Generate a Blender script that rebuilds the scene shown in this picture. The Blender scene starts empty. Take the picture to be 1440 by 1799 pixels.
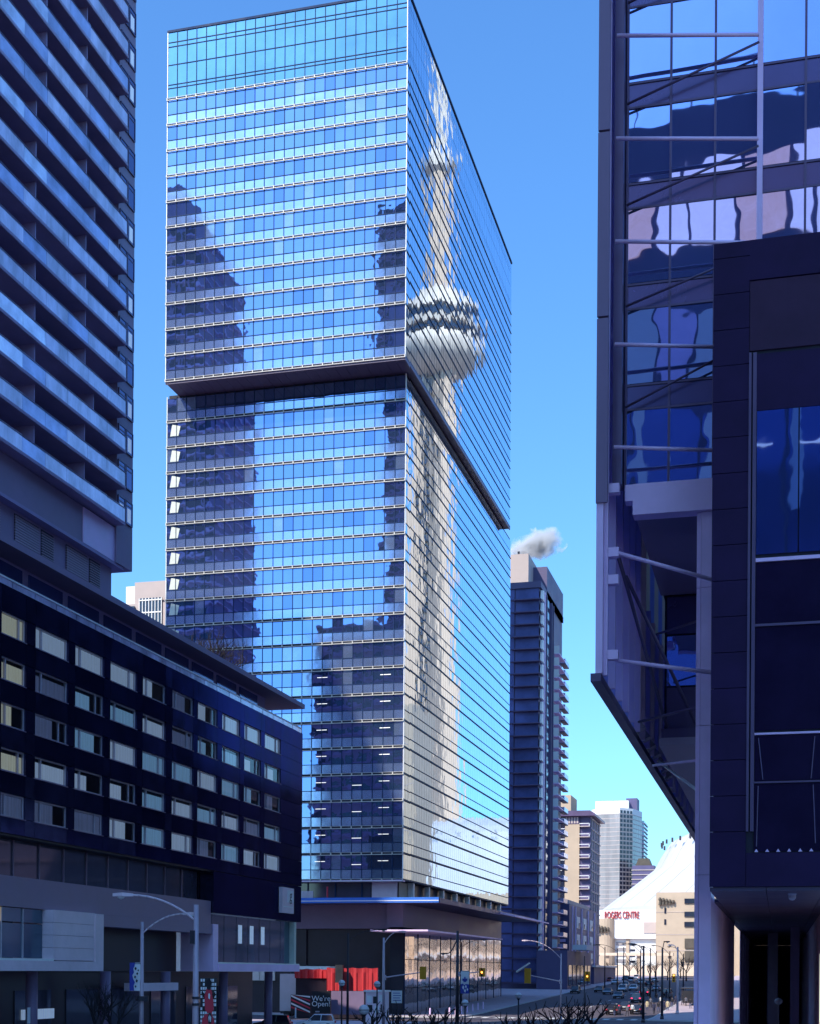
import bpy, bmesh, math, random
from mathutils import Vector, Matrix
random.seed(7)
R = math.radians
scene = bpy.context.scene
COL = scene.collection

# ------------------------------------------------------------------ camera, world, sun, exposure
EYE = 7.0
YAW = math.atan(650 / 2500.0)
ROLL = R(0.4)
cam_data = bpy.data.cameras.new("camera")
cam = bpy.data.objects.new("camera", cam_data)
COL.objects.link(cam)
cam.location = (0, 0, EYE)
cam.rotation_euler = (Matrix.Rotation(YAW, 3, 'Z') @ Matrix.Rotation(R(90), 3, 'X') @ Matrix.Rotation(ROLL, 3, 'Z')).to_euler()
cam_data.sensor_fit = 'HORIZONTAL'
cam_data.sensor_width = 36.0
cam_data.lens = 36.0 * 2500 / 1440
cam_data.shift_y = (1705 - 899.5) / 1440
cam_data.clip_start = 0.5
cam_data.clip_end = 20000
scene.camera = cam

SUN_AZ = math.atan2(-0.5, -0.866)      # towards the sun: behind the camera, to the left
SUN_EL = R(43.5)
world = bpy.data.worlds.new("World")
scene.world = world
world.use_nodes = True
wn = world.node_tree
bg = wn.nodes["Background"]
sky = wn.nodes.new("ShaderNodeTexSky")
sky.sky_type = 'NISHITA'
sky.sun_disc = False
sky.sun_elevation = SUN_EL
sky.sun_rotation = SUN_AZ
sky.altitude = 0
sky.air_density = 1.25
sky.dust_density = 1.0
sky.ozone_density = 1.6
tint = wn.nodes.new("ShaderNodeMix")
tint.data_type = 'RGBA'; tint.blend_type = 'MULTIPLY'
tint.inputs['Factor'].default_value = 1.0
tint.inputs[7].default_value = (0.46, 0.85, 1.30, 1)
wn.links.new(sky.outputs[0], tint.inputs[6])
wn.links.new(tint.outputs[2], bg.inputs[0])
bg.inputs[1].default_value = 0.15

sun_d = bpy.data.lights.new("sun", 'SUN')
sun_d.energy = 4.0
sun_d.angle = R(0.5)
sun_d.color = (1.0, 0.92, 0.80)
sun = bpy.data.objects.new("sun", sun_d)
COL.objects.link(sun)
sdir = Vector((math.sin(SUN_AZ) * math.cos(SUN_EL), math.cos(SUN_AZ) * math.cos(SUN_EL), math.sin(SUN_EL)))
sun.rotation_euler = sdir.to_track_quat('Z', 'Y').to_euler()
sun.location = (0, -300, 400)

vs = scene.view_settings
vs.view_transform = 'Standard'
vs.look = 'None'
vs.gamma = 1
vs.exposure = 0.55
vs.use_curve_mapping = False
scene.cycles.max_bounces = 8
scene.cycles.glossy_bounces = 4
scene.cycles.transparent_max_bounces = 8
scene.cycles.volume_bounces = 1
scene.cycles.caustics_reflective = False
scene.cycles.caustics_refractive = False

# ------------------------------------------------------------------ survey helpers
FW = (-math.sin(YAW), math.cos(YAW))
RT = (math.cos(YAW), math.sin(YAW))
def ray(u, v):
    x = (u - 720) / 2500.0; z = (1705 - v) / 2500.0
    c, s = math.cos(ROLL), math.sin(ROLL)
    x2 = c * x - s * z; z2 = s * x + c * z
    return (FW[0] + RT[0] * x2, FW[1] + RT[1] * x2, z2)
def at(u, v, X=None, Y=None, Z=None, D=None):
    d = ray(u, v)
    if D is None:
        D = X / d[0] if X is not None else Y / d[1] if Y is not None else (Z - EYE) / d[2]
    return Vector((d[0] * D, d[1] * D, EYE + d[2] * D))
def zg(y):
    pts = ((-1e5, 0), (216, 0), (330, 2.3), (450, 4.2), (650, 5.5), (1e5, 5.5))
    for (a, za), (b, zb) in zip(pts, pts[1:]):
        if y <= b:
            return za + (zb - za) * (y - a) / (b - a)
    return 5.5

# ------------------------------------------------------------------ mesh helpers
ORG = {}
class MB:
    def __init__(s):
        s.v = []; s.f = []; s.m = []
    def quad(s, a, b, c, d, mi=0):
        n = len(s.v); s.v += [tuple(a), tuple(b), tuple(c), tuple(d)]; s.f.append((n, n+1, n+2, n+3)); s.m.append(mi); return s
    def poly(s, pts, mi=0):
        n = len(s.v); s.v += [tuple(p) for p in pts]; s.f.append(tuple(range(n, n+len(pts)))); s.m.append(mi); return s
    def box(s, x0, x1, y0, y1, z0, z1, mi=0):
        n = len(s.v)
        s.v += [(x0,y0,z0),(x1,y0,z0),(x1,y1,z0),(x0,y1,z0),(x0,y0,z1),(x1,y0,z1),(x1,y1,z1),(x0,y1,z1)]
        for q in ((0,3,2,1),(4,5,6,7),(0,1,5,4),(1,2,6,5),(2,3,7,6),(3,0,4,7)):
            s.f.append(tuple(n+i for i in q)); s.m.append(mi)
        return s
    def prism(s, poly, axis, a0, a1, mi=0):
        # poly: list of 2-D points, extruded along axis ('x': (y,z), 'y': (x,z), 'z': (x,y))
        def mk(p, a):
            return (a, p[0], p[1]) if axis == 'x' else (p[0], a, p[1]) if axis == 'y' else (p[0], p[1], a)
        n = len(s.v); k = len(poly)
        s.v += [mk(p, a0) for p in poly] + [mk(p, a1) for p in poly]
        s.f.append(tuple(n+i for i in range(k))); s.m.append(mi)
        s.f.append(tuple(n+k+i for i in reversed(range(k)))); s.m.append(mi)
        for i in range(k):
            j = (i+1) % k
            s.f.append((n+j, n+i, n+k+i, n+k+j)); s.m.append(mi)
        return s
    def cyl(s, p, q, r0, r1=None, n=8, mi=0, cap=True):
        r1 = r0 if r1 is None else r1
        p = Vector(p); q = Vector(q); d = (q - p)
        if d.length < 1e-6: return s
        d.normalize()
        a = d.cross(Vector((0,0,1))) if abs(d.z) < 0.95 else d.cross(Vector((1,0,0)))
        a.normalize(); b = d.cross(a)
        k = len(s.v)
        for c, r in ((p, r0), (q, r1)):
            for i in range(n):
                t = 2*math.pi*i/n
                s.v.append(tuple(c + a*(r*math.cos(t)) + b*(r*math.sin(t))))
        for i in range(n):
            j = (i+1) % n
            s.f.append((k+i, k+j, k+n+j, k+n+i)); s.m.append(mi)
        if cap:
            s.f.append(tuple(k+i for i in reversed(range(n)))); s.m.append(mi)
            s.f.append(tuple(k+n+i for i in range(n))); s.m.append(mi)
        return s
    def tube(s, pts, r, n=6, mi=0):
        for a, b in zip(pts, pts[1:]):
            s.cyl(a, b, r, r, n, mi)
        return s
    def lathe(s, prof, n=24, c=(0,0,0), mi=0):
        k = len(s.v); m = len(prof)
        for r, z in prof:
            for i in range(n):
                t = 2*math.pi*i/n
                s.v.append((c[0]+r*math.cos(t), c[1]+r*math.sin(t), c[2]+z))
        for j in range(m-1):
            for i in range(n):
                i2 = (i+1) % n
                s.f.append((k+j*n+i, k+j*n+i2, k+(j+1)*n+i2, k+(j+1)*n+i)); s.m.append(mi)
        s.f.append(tuple(k+i for i in reversed(range(n)))); s.m.append(mi)
        s.f.append(tuple(k+(m-1)*n+i for i in range(n))); s.m.append(mi)
        return s
    def sphere(s, c, r, n=12, mi=0, sz=1.0):
        h = n//2
        prof = [(max(0.02*r, r*math.sin(math.pi*i/h)), -r*sz*math.cos(math.pi*i/h)) for i in range(h+1)]
        return s.lathe(prof, n, c, mi)
    def mesh(s, name, mats, smooth=False):
        me = bpy.data.meshes.new(name)
        me.from_pydata(s.v, [], s.f)
        for m in (mats if isinstance(mats, (list, tuple)) else [mats]):
            me.materials.append(m)
        me.polygons.foreach_set('material_index', s.m)
        if smooth:
            me.polygons.foreach_set('use_smooth', [True]*len(s.f))
        me.update()
        return me
    def build(s, name, mats, parent=None, smooth=False):
        return inst(name, s.mesh(name, mats, smooth), parent)

def inst(name, me, parent=None, loc=(0,0,0), rot=(0,0,0)):
    """a mesh object; loc is in the scene's coordinates when the parent stands unrotated"""
    o = bpy.data.objects.new(name, me)
    COL.objects.link(o)
    org = ORG.get(parent.name, Vector((0,0,0))) if parent else Vector((0,0,0))
    o.location = Vector(loc) - org
    o.rotation_euler = rot
    if parent:
        o.parent = parent
    ORG[o.name] = Vector(loc)
    return o
def tag(o, label, cat, group=None, kind=None):
    o["label"] = label; o["category"] = cat
    if group: o["group"] = group
    if kind: o["kind"] = kind
    return o
def thing(name, label, cat, loc=(0,0,0), group=None, rotz=0):
    o = bpy.data.objects.new(name, None)
    COL.objects.link(o)
    o.location = loc; o.rotation_euler = (0,0,rotz)
    o.empty_display_size = 0.5
    ORG[o.name] = Vector(loc)
    return tag(o, label, cat, group)
def local(o):
    ORG[o.name] = Vector((0,0,0)); return o     # parts of this thing are built in its own coordinates
def copy_tree(o, parent=None):
    c = o.copy(); COL.objects.link(c); c.parent = parent
    for ch in o.children:
        copy_tree(ch, c)
    return c
def struct(o):
    o["kind"] = "structure"; return o
def stuff(o):
    o["kind"] = "stuff"; return o
def text_mesh(txt, size, depth, mat_, name):
    cu = bpy.data.curves.new(name, 'FONT')
    cu.body = txt; cu.size = size; cu.extrude = depth; cu.align_x = 'CENTER'; cu.align_y = 'CENTER'
    o = bpy.data.objects.new("tmp_text", cu)
    COL.objects.link(o)
    bpy.context.view_layer.update()
    me = bpy.data.meshes.new_from_object(o.evaluated_get(bpy.context.evaluated_depsgraph_get()))
    me.name = name
    bpy.data.objects.remove(o); bpy.data.curves.remove(cu)
    me.materials.clear(); me.materials.append(mat_)
    return me

# ------------------------------------------------------------------ materials
def mat(name, col, rough=0.6, metal=0.0, var=0.12, vscale=0.6, bump=0.0, bscale=8.0, spec=0.5, stretch=(1,1,1), coat=0.0, emit=None, estr=0.0, stint=None):
    m = bpy.data.materials.new(name); m.use_nodes = True
    nt = m.node_tree; b = nt.nodes["Principled BSDF"]
    b.inputs['Base Color'].default_value = (*col, 1)
    b.inputs['Roughness'].default_value = rough
    b.inputs['Metallic'].default_value = metal
    b.inputs['Specular IOR Level'].default_value = spec
    b.inputs['Coat Weight'].default_value = coat
    if stint: b.inputs['Specular Tint'].default_value = (*stint, 1)
    if emit:
        b.inputs['Emission Color'].default_value = (*emit, 1)
        b.inputs['Emission Strength'].default_value = estr
    geo = nt.nodes.new("ShaderNodeNewGeometry")
    mp = nt.nodes.new("ShaderNodeMapping"); mp.inputs['Scale'].default_value = stretch
    nt.links.new(geo.outputs['Position'], mp.inputs['Vector'])
    if var > 0:
        n1 = nt.nodes.new("ShaderNodeTexNoise"); n1.inputs['Scale'].default_value = vscale
        n1.inputs['Detail'].default_value = 6; n1.inputs['Roughness'].default_value = 0.65
        nt.links.new(mp.outputs[0], n1.inputs['Vector'])
        mr = nt.nodes.new("ShaderNodeMapRange")
        mr.inputs['From Min'].default_value = 0.25; mr.inputs['From Max'].default_value = 0.75
        mr.inputs['To Min'].default_value = 1 - var; mr.inputs['To Max'].default_value = 1 + var
        nt.links.new(n1.outputs['Fac'], mr.inputs['Value'])
        mx = nt.nodes.new("ShaderNodeMix"); mx.data_type = 'RGBA'; mx.blend_type = 'MULTIPLY'
        mx.inputs['Factor'].default_value = 1.0
        mx.inputs[6].default_value = (*col, 1)
        nt.links.new(mr.outputs[0], mx.inputs[7])
        nt.links.new(mx.outputs[2], b.inputs['Base Color'])
        m2 = nt.nodes.new("ShaderNodeMapRange")
        m2.inputs['From Min'].default_value = 0.3; m2.inputs['From Max'].default_value = 0.7
        m2.inputs['To Min'].default_value = max(0.0, rough*0.85); m2.inputs['To Max'].default_value = min(1.0, rough*1.2)
        nt.links.new(n1.outputs['Fac'], m2.inputs['Value'])
        nt.links.new(m2.outputs[0], b.inputs['Roughness'])
    if bump > 0:
        n2 = nt.nodes.new("ShaderNodeTexNoise"); n2.inputs['Scale'].default_value = bscale
        n2.inputs['Detail'].default_value = 2
        nt.links.new(mp.outputs[0], n2.inputs['Vector'])
        bp = nt.nodes.new("ShaderNodeBump"); bp.inputs['Distance'].default_value = bump; bp.inputs['Strength'].default_value = 1
        nt.links.new(n2.outputs['Fac'], bp.inputs['Height'])
        nt.links.new(bp.outputs[0], b.inputs['Normal'])
    return m

M = {}
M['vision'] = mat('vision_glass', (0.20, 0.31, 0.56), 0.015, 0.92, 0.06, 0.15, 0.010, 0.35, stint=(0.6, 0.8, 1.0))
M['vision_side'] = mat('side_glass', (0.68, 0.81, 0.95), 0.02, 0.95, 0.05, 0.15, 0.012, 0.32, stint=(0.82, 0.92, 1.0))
M['spandrel'] = mat('spandrel_glass', (0.35, 0.48, 0.72), 0.10, 0.8, 0.10, 0.3, 0.006, 0.5)
M['vision_b'] = mat('vision_glass_deep', (0.15, 0.25, 0.50), 0.015, 0.92, 0.06, 0.15, 0.010, 0.35, stint=(0.6, 0.8, 1.0))
M['vision_c'] = mat('vision_glass_blind', (0.30, 0.40, 0.58), 0.05, 0.75, 0.15, 0.3, 0.010, 0.35, stint=(0.6, 0.8, 1.0))
M['crown'] = mat('crown_glass', (0.17, 0.34, 0.48), 0.06, 0.85, 0.18, 0.12, 0.006, 0.5)
M['mullion'] = mat('mullion_blue', (0.012, 0.035, 0.10), 0.6, 0.0, spec=0.15)
M['rail_white'] = mat('white_aluminium', (0.85, 0.84, 0.82), 0.4, 0.0, 0.05)
M['ledge'] = mat('ledge_aluminium', (0.66, 0.63, 0.56), 0.45, 0.0, 0.1)
M['gap'] = mat('shadow_gap', (0.012, 0.014, 0.03), 0.7, 0)
M['soffit'] = mat('soffit_panel', (0.085, 0.062, 0.12), 0.45, 0.0, 0.1, 0.3)
M['pale_fill'] = mat('pale_panel', (0.60, 0.63, 0.54), 0.5, 0, 0.1, 1.5)
M['lamp'] = mat('lamp_glow', (0.9, 0.9, 0.85), 0.4, 0, 0, emit=(1, 0.95, 0.85), estr=0.7)
M['warm_lit'] = mat('warm_interior', (0.7, 0.62, 0.35), 0.6, 0, 0.4, 1.1, emit=(1, 0.75, 0.25), estr=0.35)
M['glow_pale'] = mat('panel_glow', (0.7, 0.7, 0.75), 0.5, 0, 0.5, 0.35, emit=(0.85, 0.82, 1.0), estr=0.75)  # glow added so the mirrored white panels look bright
M['glow_warm'] = mat('panel_glow_warm', (0.7, 0.6, 0.55), 0.5, 0, 0.5, 0.5, emit=(1.0, 0.62, 0.55), estr=0.55)  # warmer version of the added panel glow
M['hotel_panel'] = mat('hotel_black_panel', (0.062, 0.058, 0.13), 0.14, 0.85, 0.3, 0.25, 0.012, 0.18, stint=(0.075, 0.13, 0.33))
HP = [M['hotel_panel'], M['hotel_panel'], mat('hotel_panel_worn', (0.068, 0.062, 0.13), 0.18, 0.85, 0.4, 0.5, 0.012, 0.2, stint=(0.08, 0.13, 0.31)), mat('hotel_panel_deep', (0.056, 0.053, 0.12), 0.11, 0.85, 0.3, 0.4, 0.014, 0.2, stint=(0.07, 0.12, 0.33))]
M['hotel_glass'] = mat('hotel_glass', (0.06, 0.06, 0.09), 0.05, 0.0, 0.2, 0.4, spec=0.8)
M['curtain'] = mat('hotel_curtain', (0.80, 0.82, 0.88), 0.6, 0, 0.30, 0.5, 0.02, 3, stretch=(6, 6, 0.3), emit=(0.5, 0.7, 1.0), estr=0.19)  # all hotel curtains carry an added glow to brighten them
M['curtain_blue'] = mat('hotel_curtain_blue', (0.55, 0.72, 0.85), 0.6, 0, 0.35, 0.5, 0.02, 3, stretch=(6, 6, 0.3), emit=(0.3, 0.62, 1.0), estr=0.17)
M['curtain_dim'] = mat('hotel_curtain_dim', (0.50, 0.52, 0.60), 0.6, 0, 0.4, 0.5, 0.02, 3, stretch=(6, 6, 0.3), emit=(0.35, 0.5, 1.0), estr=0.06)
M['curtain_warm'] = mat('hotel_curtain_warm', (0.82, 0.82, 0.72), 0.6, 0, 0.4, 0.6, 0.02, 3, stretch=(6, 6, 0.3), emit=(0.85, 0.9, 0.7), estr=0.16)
M['frame_grey'] = mat('window_frame', (0.48, 0.44, 0.50), 0.4, 0.2)
M['lilac'] = mat('lilac_concrete', (0.82, 0.64, 0.70), 0.6, 0, 0.12, 0.5, 0.01, 6)
M['lilac_dark'] = mat('dark_lilac_metal', (0.23, 0.165, 0.26), 0.45, 0.1, 0.15, 0.3)
M['void'] = mat('dark_recess', (0.030, 0.023, 0.035), 0.35, 0, 0.3, 0.3, spec=0.4)
M['condo_wall'] = mat('condo_wall', (0.36, 0.28, 0.46), 0.6, 0, 0.2, 0.3)
M['condo_base'] = mat('condo_base_concrete', (0.30, 0.22, 0.33), 0.6, 0, 0.18, 0.25, 0.01, 5)
M['balustrade'] = mat('balcony_glass', (0.72, 0.64, 0.84), 0.12, 0.2, 0.55, 0.30, 0.02, 0.3, spec=0.8, stretch=(1.5, 1.5, 0.6))  # colour streaks imitate white reflections in the glass
M['slab'] = mat('balcony_slab', (0.40, 0.31, 0.46), 0.7, 0, 0.15, 0.5)
M['louvre'] = mat('louvre_metal', (0.40, 0.31, 0.38), 0.5, 0.1, 0.1, 0.5)
M['cream'] = mat('cream_stone', (0.72, 0.56, 0.42), 0.75, 0, 0.12, 0.2, 0.01, 4)
M['tan'] = mat('tan_precast', (0.50, 0.38, 0.27), 0.75, 0, 0.12, 0.15)
M['pinkstone'] = mat('pink_precast', (0.50, 0.41, 0.38), 0.75, 0, 0.12, 0.15)
M['navy_glass'] = mat('navy_glass', (0.08, 0.10, 0.30), 0.08, 0.4, 0.25, 0.1, 0.01, 0.3)
M['condo_glass'] = mat('condo_blue_glass', (0.13, 0.15, 0.36), 0.15, 0.1, 0.45, 0.12, 0.01, 0.3)
M['navy_wall'] = mat('navy_wall', (0.10, 0.085, 0.18), 0.55, 0, 0.15, 0.2)
M['white'] = mat('white_panel', (0.80, 0.79, 0.77), 0.55, 0, 0.06, 0.1)
M['dome_white'] = mat('dome_membrane', (0.56, 0.54, 0.53), 0.5, 0, 0.05, 0.05)
M['pod'] = mat('pod_cladding', (0.70, 0.56, 0.44), 0.6, 0, 0.2, 0.12)
M['concrete'] = mat('tower_concrete', (0.66, 0.46, 0.32), 0.8, 0, 0.14, 0.08, stretch=(1, 1, 0.15))
M['dark_win'] = mat('dark_window', (0.02, 0.025, 0.045), 0.08, 0.0, 0.3, 0.3, spec=0.8)
M['teal_glass'] = mat('teal_glass', (0.10, 0.17, 0.24), 0.08, 0.6, 0.3, 0.08)
M['silver_glass'] = mat('silver_glass', (0.34, 0.31, 0.31), 0.25, 0.15, 0.45, 0.06, stretch=(1, 1, 0.25))
M['red_sign'] = mat('red_letters', (0.45, 0.02, 0.02), 0.5, 0, 0)
M['box_navy'] = mat('navy_cladding', (0.030, 0.016, 0.062), 0.5, 0.0, 0.25, 0.4, 0.004, 3, spec=0.12)
M['box_dark'] = mat('box_dark_pane', (0.018, 0.011, 0.040), 0.12, 0.0, 0.3, 0.5, 0.004, 0.6, spec=0.25)
M['box_glass'] = mat('box_glass', (0.16, 0.26, 0.62), 0.02, 0.9, 0.05, 0.2, 0.006, 0.5)
M['end_glass'] = mat('end_wall_glass', (0.32, 0.40, 0.74), 0.015, 0.9, 0.06, 0.2, 0.020, 0.33)
M['end_band'] = mat('end_wall_band', (0.11, 0.09, 0.22), 0.25, 0.5, 0.1, 0.3)
M['violet'] = mat('violet_aluminium', (0.88, 0.64, 0.90), 0.45, 0.1, 0.12, 0.35)
M['violet_dark'] = mat('violet_dark_metal', (0.13, 0.09, 0.17), 0.4, 0.3, 0.1, 0.4)
M['lump'] = mat('weathered_bronze', (0.10, 0.08, 0.06), 0.6, 0.2, 0.3, 0.5)
M['asphalt'] = mat('asphalt', (0.085, 0.068, 0.085), 0.85, 0, 0.3, 0.35, 0.01, 12)
M['pavement'] = mat('pavement_concrete', (0.48, 0.39, 0.43), 0.8, 0, 0.2, 0.5, 0.01, 6)
M['slab_pav'] = mat('paving_slab', (0.44, 0.36, 0.41), 0.8, 0, 0.15, 0.7, 0.01, 6)
M['kerb'] = mat('kerb_stone', (0.50, 0.49, 0.50), 0.75, 0, 0.1, 1)
M['paint'] = mat('road_paint', (0.72, 0.72, 0.72), 0.6, 0, 0.35, 1.2)
M['earth'] = mat('ground_earth', (0.16, 0.13, 0.15), 0.9, 0, 0.25, 0.05)
M['pole'] = mat('galvanised_pole', (0.55, 0.44, 0.50), 0.5, 0.3, 0.15, 1)
M['pole_dark'] = mat('dark_pole', (0.035, 0.032, 0.045), 0.5, 0.2, 0.1, 1)
M['lamp_glass'] = mat('lamp_lens', (0.75, 0.76, 0.8), 0.25, 0, 0.05)
M['bark'] = mat('bark', (0.022, 0.017, 0.022), 0.9, 0, 0.3, 4)
M['yellow'] = mat('signal_yellow', (0.70, 0.32, 0.01), 0.5, 0, 0.1, 3)
M['amber'] = mat('amber_light', (0.9, 0.5, 0.1), 0.4, 0, 0, emit=(1, 0.55, 0.1), estr=2.5)
M['tail'] = mat('tail_light', (0.7, 0.02, 0.05), 0.3, 0, 0, emit=(1, 0.05, 0.15), estr=1.5)
M['red_fabric'] = mat('red_tarpaulin', (0.50, 0.022, 0.03), 0.65, 0, 0.25, 0.7, 0.06, 0.9, stretch=(2, 2, 0.4))
M['blue_edge'] = mat('blue_hoarding', (0.03, 0.16, 0.62), 0.5, 0, 0.1, 0.5)
M['black'] = mat('black_board', (0.012, 0.012, 0.018), 0.5, 0, 0.2, 1)
M['white_paint'] = mat('white_print', (0.80, 0.80, 0.80), 0.6, 0, 0.04, 1)
M['blue_print'] = mat('blue_print', (0.03, 0.05, 0.35), 0.6, 0, 0.1, 2)
M['red_print'] = mat('red_print', (0.60, 0.03, 0.06), 0.6, 0, 0.1, 2)
M['skin'] = mat('skin', (0.45, 0.27, 0.20), 0.6, 0, 0.05)
M['rubber'] = mat('rubber', (0.02, 0.02, 0.022), 0.8, 0, 0.1)
M['chrome'] = mat('rim_metal', (0.55, 0.55, 0.58), 0.3, 0.8, 0.05)
M['head'] = mat('headlight', (0.85, 0.87, 0.9), 0.15, 0.2, 0)
M['car_glass'] = mat('car_glass', (0.02, 0.025, 0.04), 0.04, 0.0, 0.0, spec=0.8)
def clear_glass(name, tintc, k):
    m = bpy.data.materials.new(name); m.use_nodes = True
    nt = m.node_tree; nt.nodes.remove(nt.nodes["Principled BSDF"])
    tr = nt.nodes.new("ShaderNodeBsdfTransparent"); tr.inputs[0].default_value = (*tintc, 1)
    gl = nt.nodes.new("ShaderNodeBsdfGlossy"); gl.inputs['Roughness'].default_value = 0.02
    fr = nt.nodes.new("ShaderNodeFresnel"); fr.inputs[0].default_value = k
    mx = nt.nodes.new("ShaderNodeMixShader")
    nt.links.new(fr.outputs[0], mx.inputs[0]); nt.links.new(tr.outputs[0], mx.inputs[1]); nt.links.new(gl.outputs[0], mx.inputs[2])
    nt.links.new(mx.outputs[0], nt.nodes["Material Output"].inputs[0])
    return m
def screen_glass(name, col):
    m = bpy.data.materials.new(name); m.use_nodes = True
    nt = m.node_tree; b = nt.nodes["Principled BSDF"]
    b.inputs['Base Color'].default_value = (*col, 1); b.inputs['Roughness'].default_value = 0.2
    tl = nt.nodes.new("ShaderNodeBsdfTranslucent"); tl.inputs[0].default_value = (*col, 1)
    mx = nt.nodes.new("ShaderNodeMixShader"); mx.inputs[0].default_value = 0.6
    nt.links.new(b.outputs[0], mx.inputs[1]); nt.links.new(tl.outputs[0], mx.inputs[2])
    nt.links.new(mx.outputs[0], nt.nodes["Material Output"].inputs[0])
    return m
M['screen'] = screen_glass('screen_glass', (0.50, 0.56, 0.95))
M['screen_sunlit'] = screen_glass('screen_glass_sunlit', (0.92, 0.85, 0.80))  # paler copy imitates sunlight on the farther panels
M['pane_glass'] = clear_glass('clear_pane', (0.86, 0.92, 0.96), 1.5)
def paint(name, col):
    return mat(name, col, 0.3, 0.3, 0.04, 1, coat=0.6)

# ================================================================== GROUND, ROADS, PAVEMENTS
YB = [-600, -100, 0, 60, 120, 180, 216, 250, 290, 330, 390, 450, 550, 650, 900, 2000, 9000]
def sheet(name, m, x0, x1, y0, y1, dz, name_kind="structure", parent=None):
    ys = [y0] + [y for y in YB if y0 < y < y1] + [y1]
    b = MB()
    for a, c in zip(ys, ys[1:]):
        b.quad((x0, a, zg(a)+dz), (x1, a, zg(a)+dz), (x1, c, zg(c)+dz), (x0, c, zg(c)+dz))
    o = b.build(name, m, parent)
    if name_kind and not parent: o["kind"] = name_kind
    return o
def strip_box(b, x0, x1, y0, y1, dz0, dz1, mi=0):
    ys = [y0] + [y for y in YB if y0 < y < y1] + [y1]
    for a, c in zip(ys, ys[1:]):
        za, zc = zg(a), zg(c)
        n = len(b.v)
        b.v += [(x0,a,za+dz0),(x1,a,za+dz0),(x1,c,zc+dz0),(x0,c,zc+dz0),(x0,a,za+dz1),(x1,a,za+dz1),(x1,c,zc+dz1),(x0,c,zc+dz1)]
        for q in ((0,3,2,1),(4,5,6,7),(0,1,5,4),(1,2,6,5),(2,3,7,6),(3,0,4,7)):
            b.f.append(tuple(n+i for i in q)); b.m.append(mi)
    return b
sheet('ground', M['earth'], -5000, 5000, -600, 9000, 0.0)
sheet('road', M['asphalt'], -46, -18.5, 204, 640, 0.006)
sheet('cross_street_road', M['asphalt'], -400, 300, 183, 204, 0.004)
sheet('near_road', M['asphalt'], -46, -18.5, -60, 183, 0.006)
pv = MB(); strip_box(pv, -18.3, 40, 204.2, 640, -0.05, 0.15)
struct(pv.build('pavement_right', M['pavement']))
pv = MB(); strip_box(pv, -300, -46.2, 204.2, 640, -0.05, 0.15)
struct(pv.build('pavement_left', M['pavement']))
pv = MB(); strip_box(pv, -300, -46.2, -60, 182.8, -0.05, 0.15)
struct(pv.build('pavement_near_left', M['pavement']))
pv = MB(); strip_box(pv, -18.3, 40, -60, 182.8, -0.05, 0.15)
struct(pv.build('pavement_near_right', M['pavement']))
# kerbs
kb = MB(); strip_box(kb, -18.5, -18.2, 204, 640, -0.03, 0.17); kb.box(-18.2, 40, 203.9, 204.2, -0.03, 0.17)
struct(kb.build('kerb_right', M['kerb']))
kb = MB(); strip_box(kb, -46.3, -46.0, 204, 640, -0.03, 0.17); kb.box(-300, -46.3, 203.9, 204.2, -0.03, 0.17)
struct(kb.build('kerb_left', M['kerb']))
# paving slabs that still read one by one on the near right corner
root_slabs = struct(MB().box(-18.19, 0.0, 204.21, 240, 0.15, 0.154).build('paving_base', M['pavement']))
sl = MB().box(-0.97, 0.97, -1.47, 1.47, 0, 0.02).mesh('paving_slab', M['slab_pav'])
for i in range(9):
    for j in range(4):
        inst('paving_slab', sl, root_slabs, (-17.1+2*i, 205.8+3*j, 0.152))
# markings
mk = MB()
for k in range(9):
    y0 = 222 + k*14
    strip_box(mk, -32.5, -32.3, y0, y0+5, 0.008, 0.011)
struct(mk.build('lane_markings', M['paint']))
mk = MB()
for k in range(13):
    x0 = -45 + k*2.0
    mk.box(x0, x0+0.9, 206.5, 210.0, 0.010, 0.013)
struct(mk.build('crosswalk_stripes', M['paint']))
mk = MB(); mk.box(-45.5, -19, 211.5, 212.1, 0.010, 0.013); mk.box(-45.5, -19, 205.3, 205.6, 0.010, 0.013)
struct(mk.build('stop_line', M['paint']))
mk = MB()
for k in range(40):
    mk.box(-200+k*8, -197+k*8, 193.4, 193.6, 0.008, 0.011)
struct(mk.build('cross_street_markings', M['paint']))

# ================================================================== THE BIG GLASS TOWER
UX0, UX1, UY0, UY1 = -95.3, -55.8, 209.4, 295.5      # upper block
LX0, LX1, LY0, LY1 = -97.3, -57.0, 214.5, 303.0      # lower block, set back
ZS, ZT = 100.5, 156.2                                # underside of the upper block, top
tower = thing('glass_tower', 'tall blue glass office tower with jutting upper block mirroring a white observation tower', 'tower', (-76, 255, 0))
MB().box(UX0+0.25, UX1-0.25, UY0+0.25, UY1, ZS+0.02, ZT-0.3).build('upper_core', M['gap'], tower)
MB().box(LX0+0.25, LX1-0.25, LY0+0.25, LY1, 21.0, ZS).build('lower_core', M['gap'], tower)
# soffit of the overhang: panels
sb = MB()
nx = 24
for i in range(nx):
    x0 = UX0 + (UX1-UX0)*i/nx
    sb.box(x0+0.02, x0+(UX1-UX0)/nx-0.02, UY0, LY0+0.3, ZS-0.25, ZS)
for j in range(44):
    y0 = LY0+0.32 + (UY1-LY0-0.32)*j/44
    sb.box(LX1-0.1, UX1, y0+0.02, y0+(UY1-LY0)/44-0.02, ZS-0.25, ZS)
stuff(sb.build('soffit_panels', M['soffit'], tower))
MB().box(UX0, UX1, UY0-0.02, UY0+0.2, ZS-0.45, ZS+0.1).build('overhang_edge', M['soffit'], tower)
MB().box(UX1-0.2, UX1+0.02, UY0, UY1, ZS-0.45, ZS+0.3).build('overhang_edge', M['violet_dark'], tower)

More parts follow.
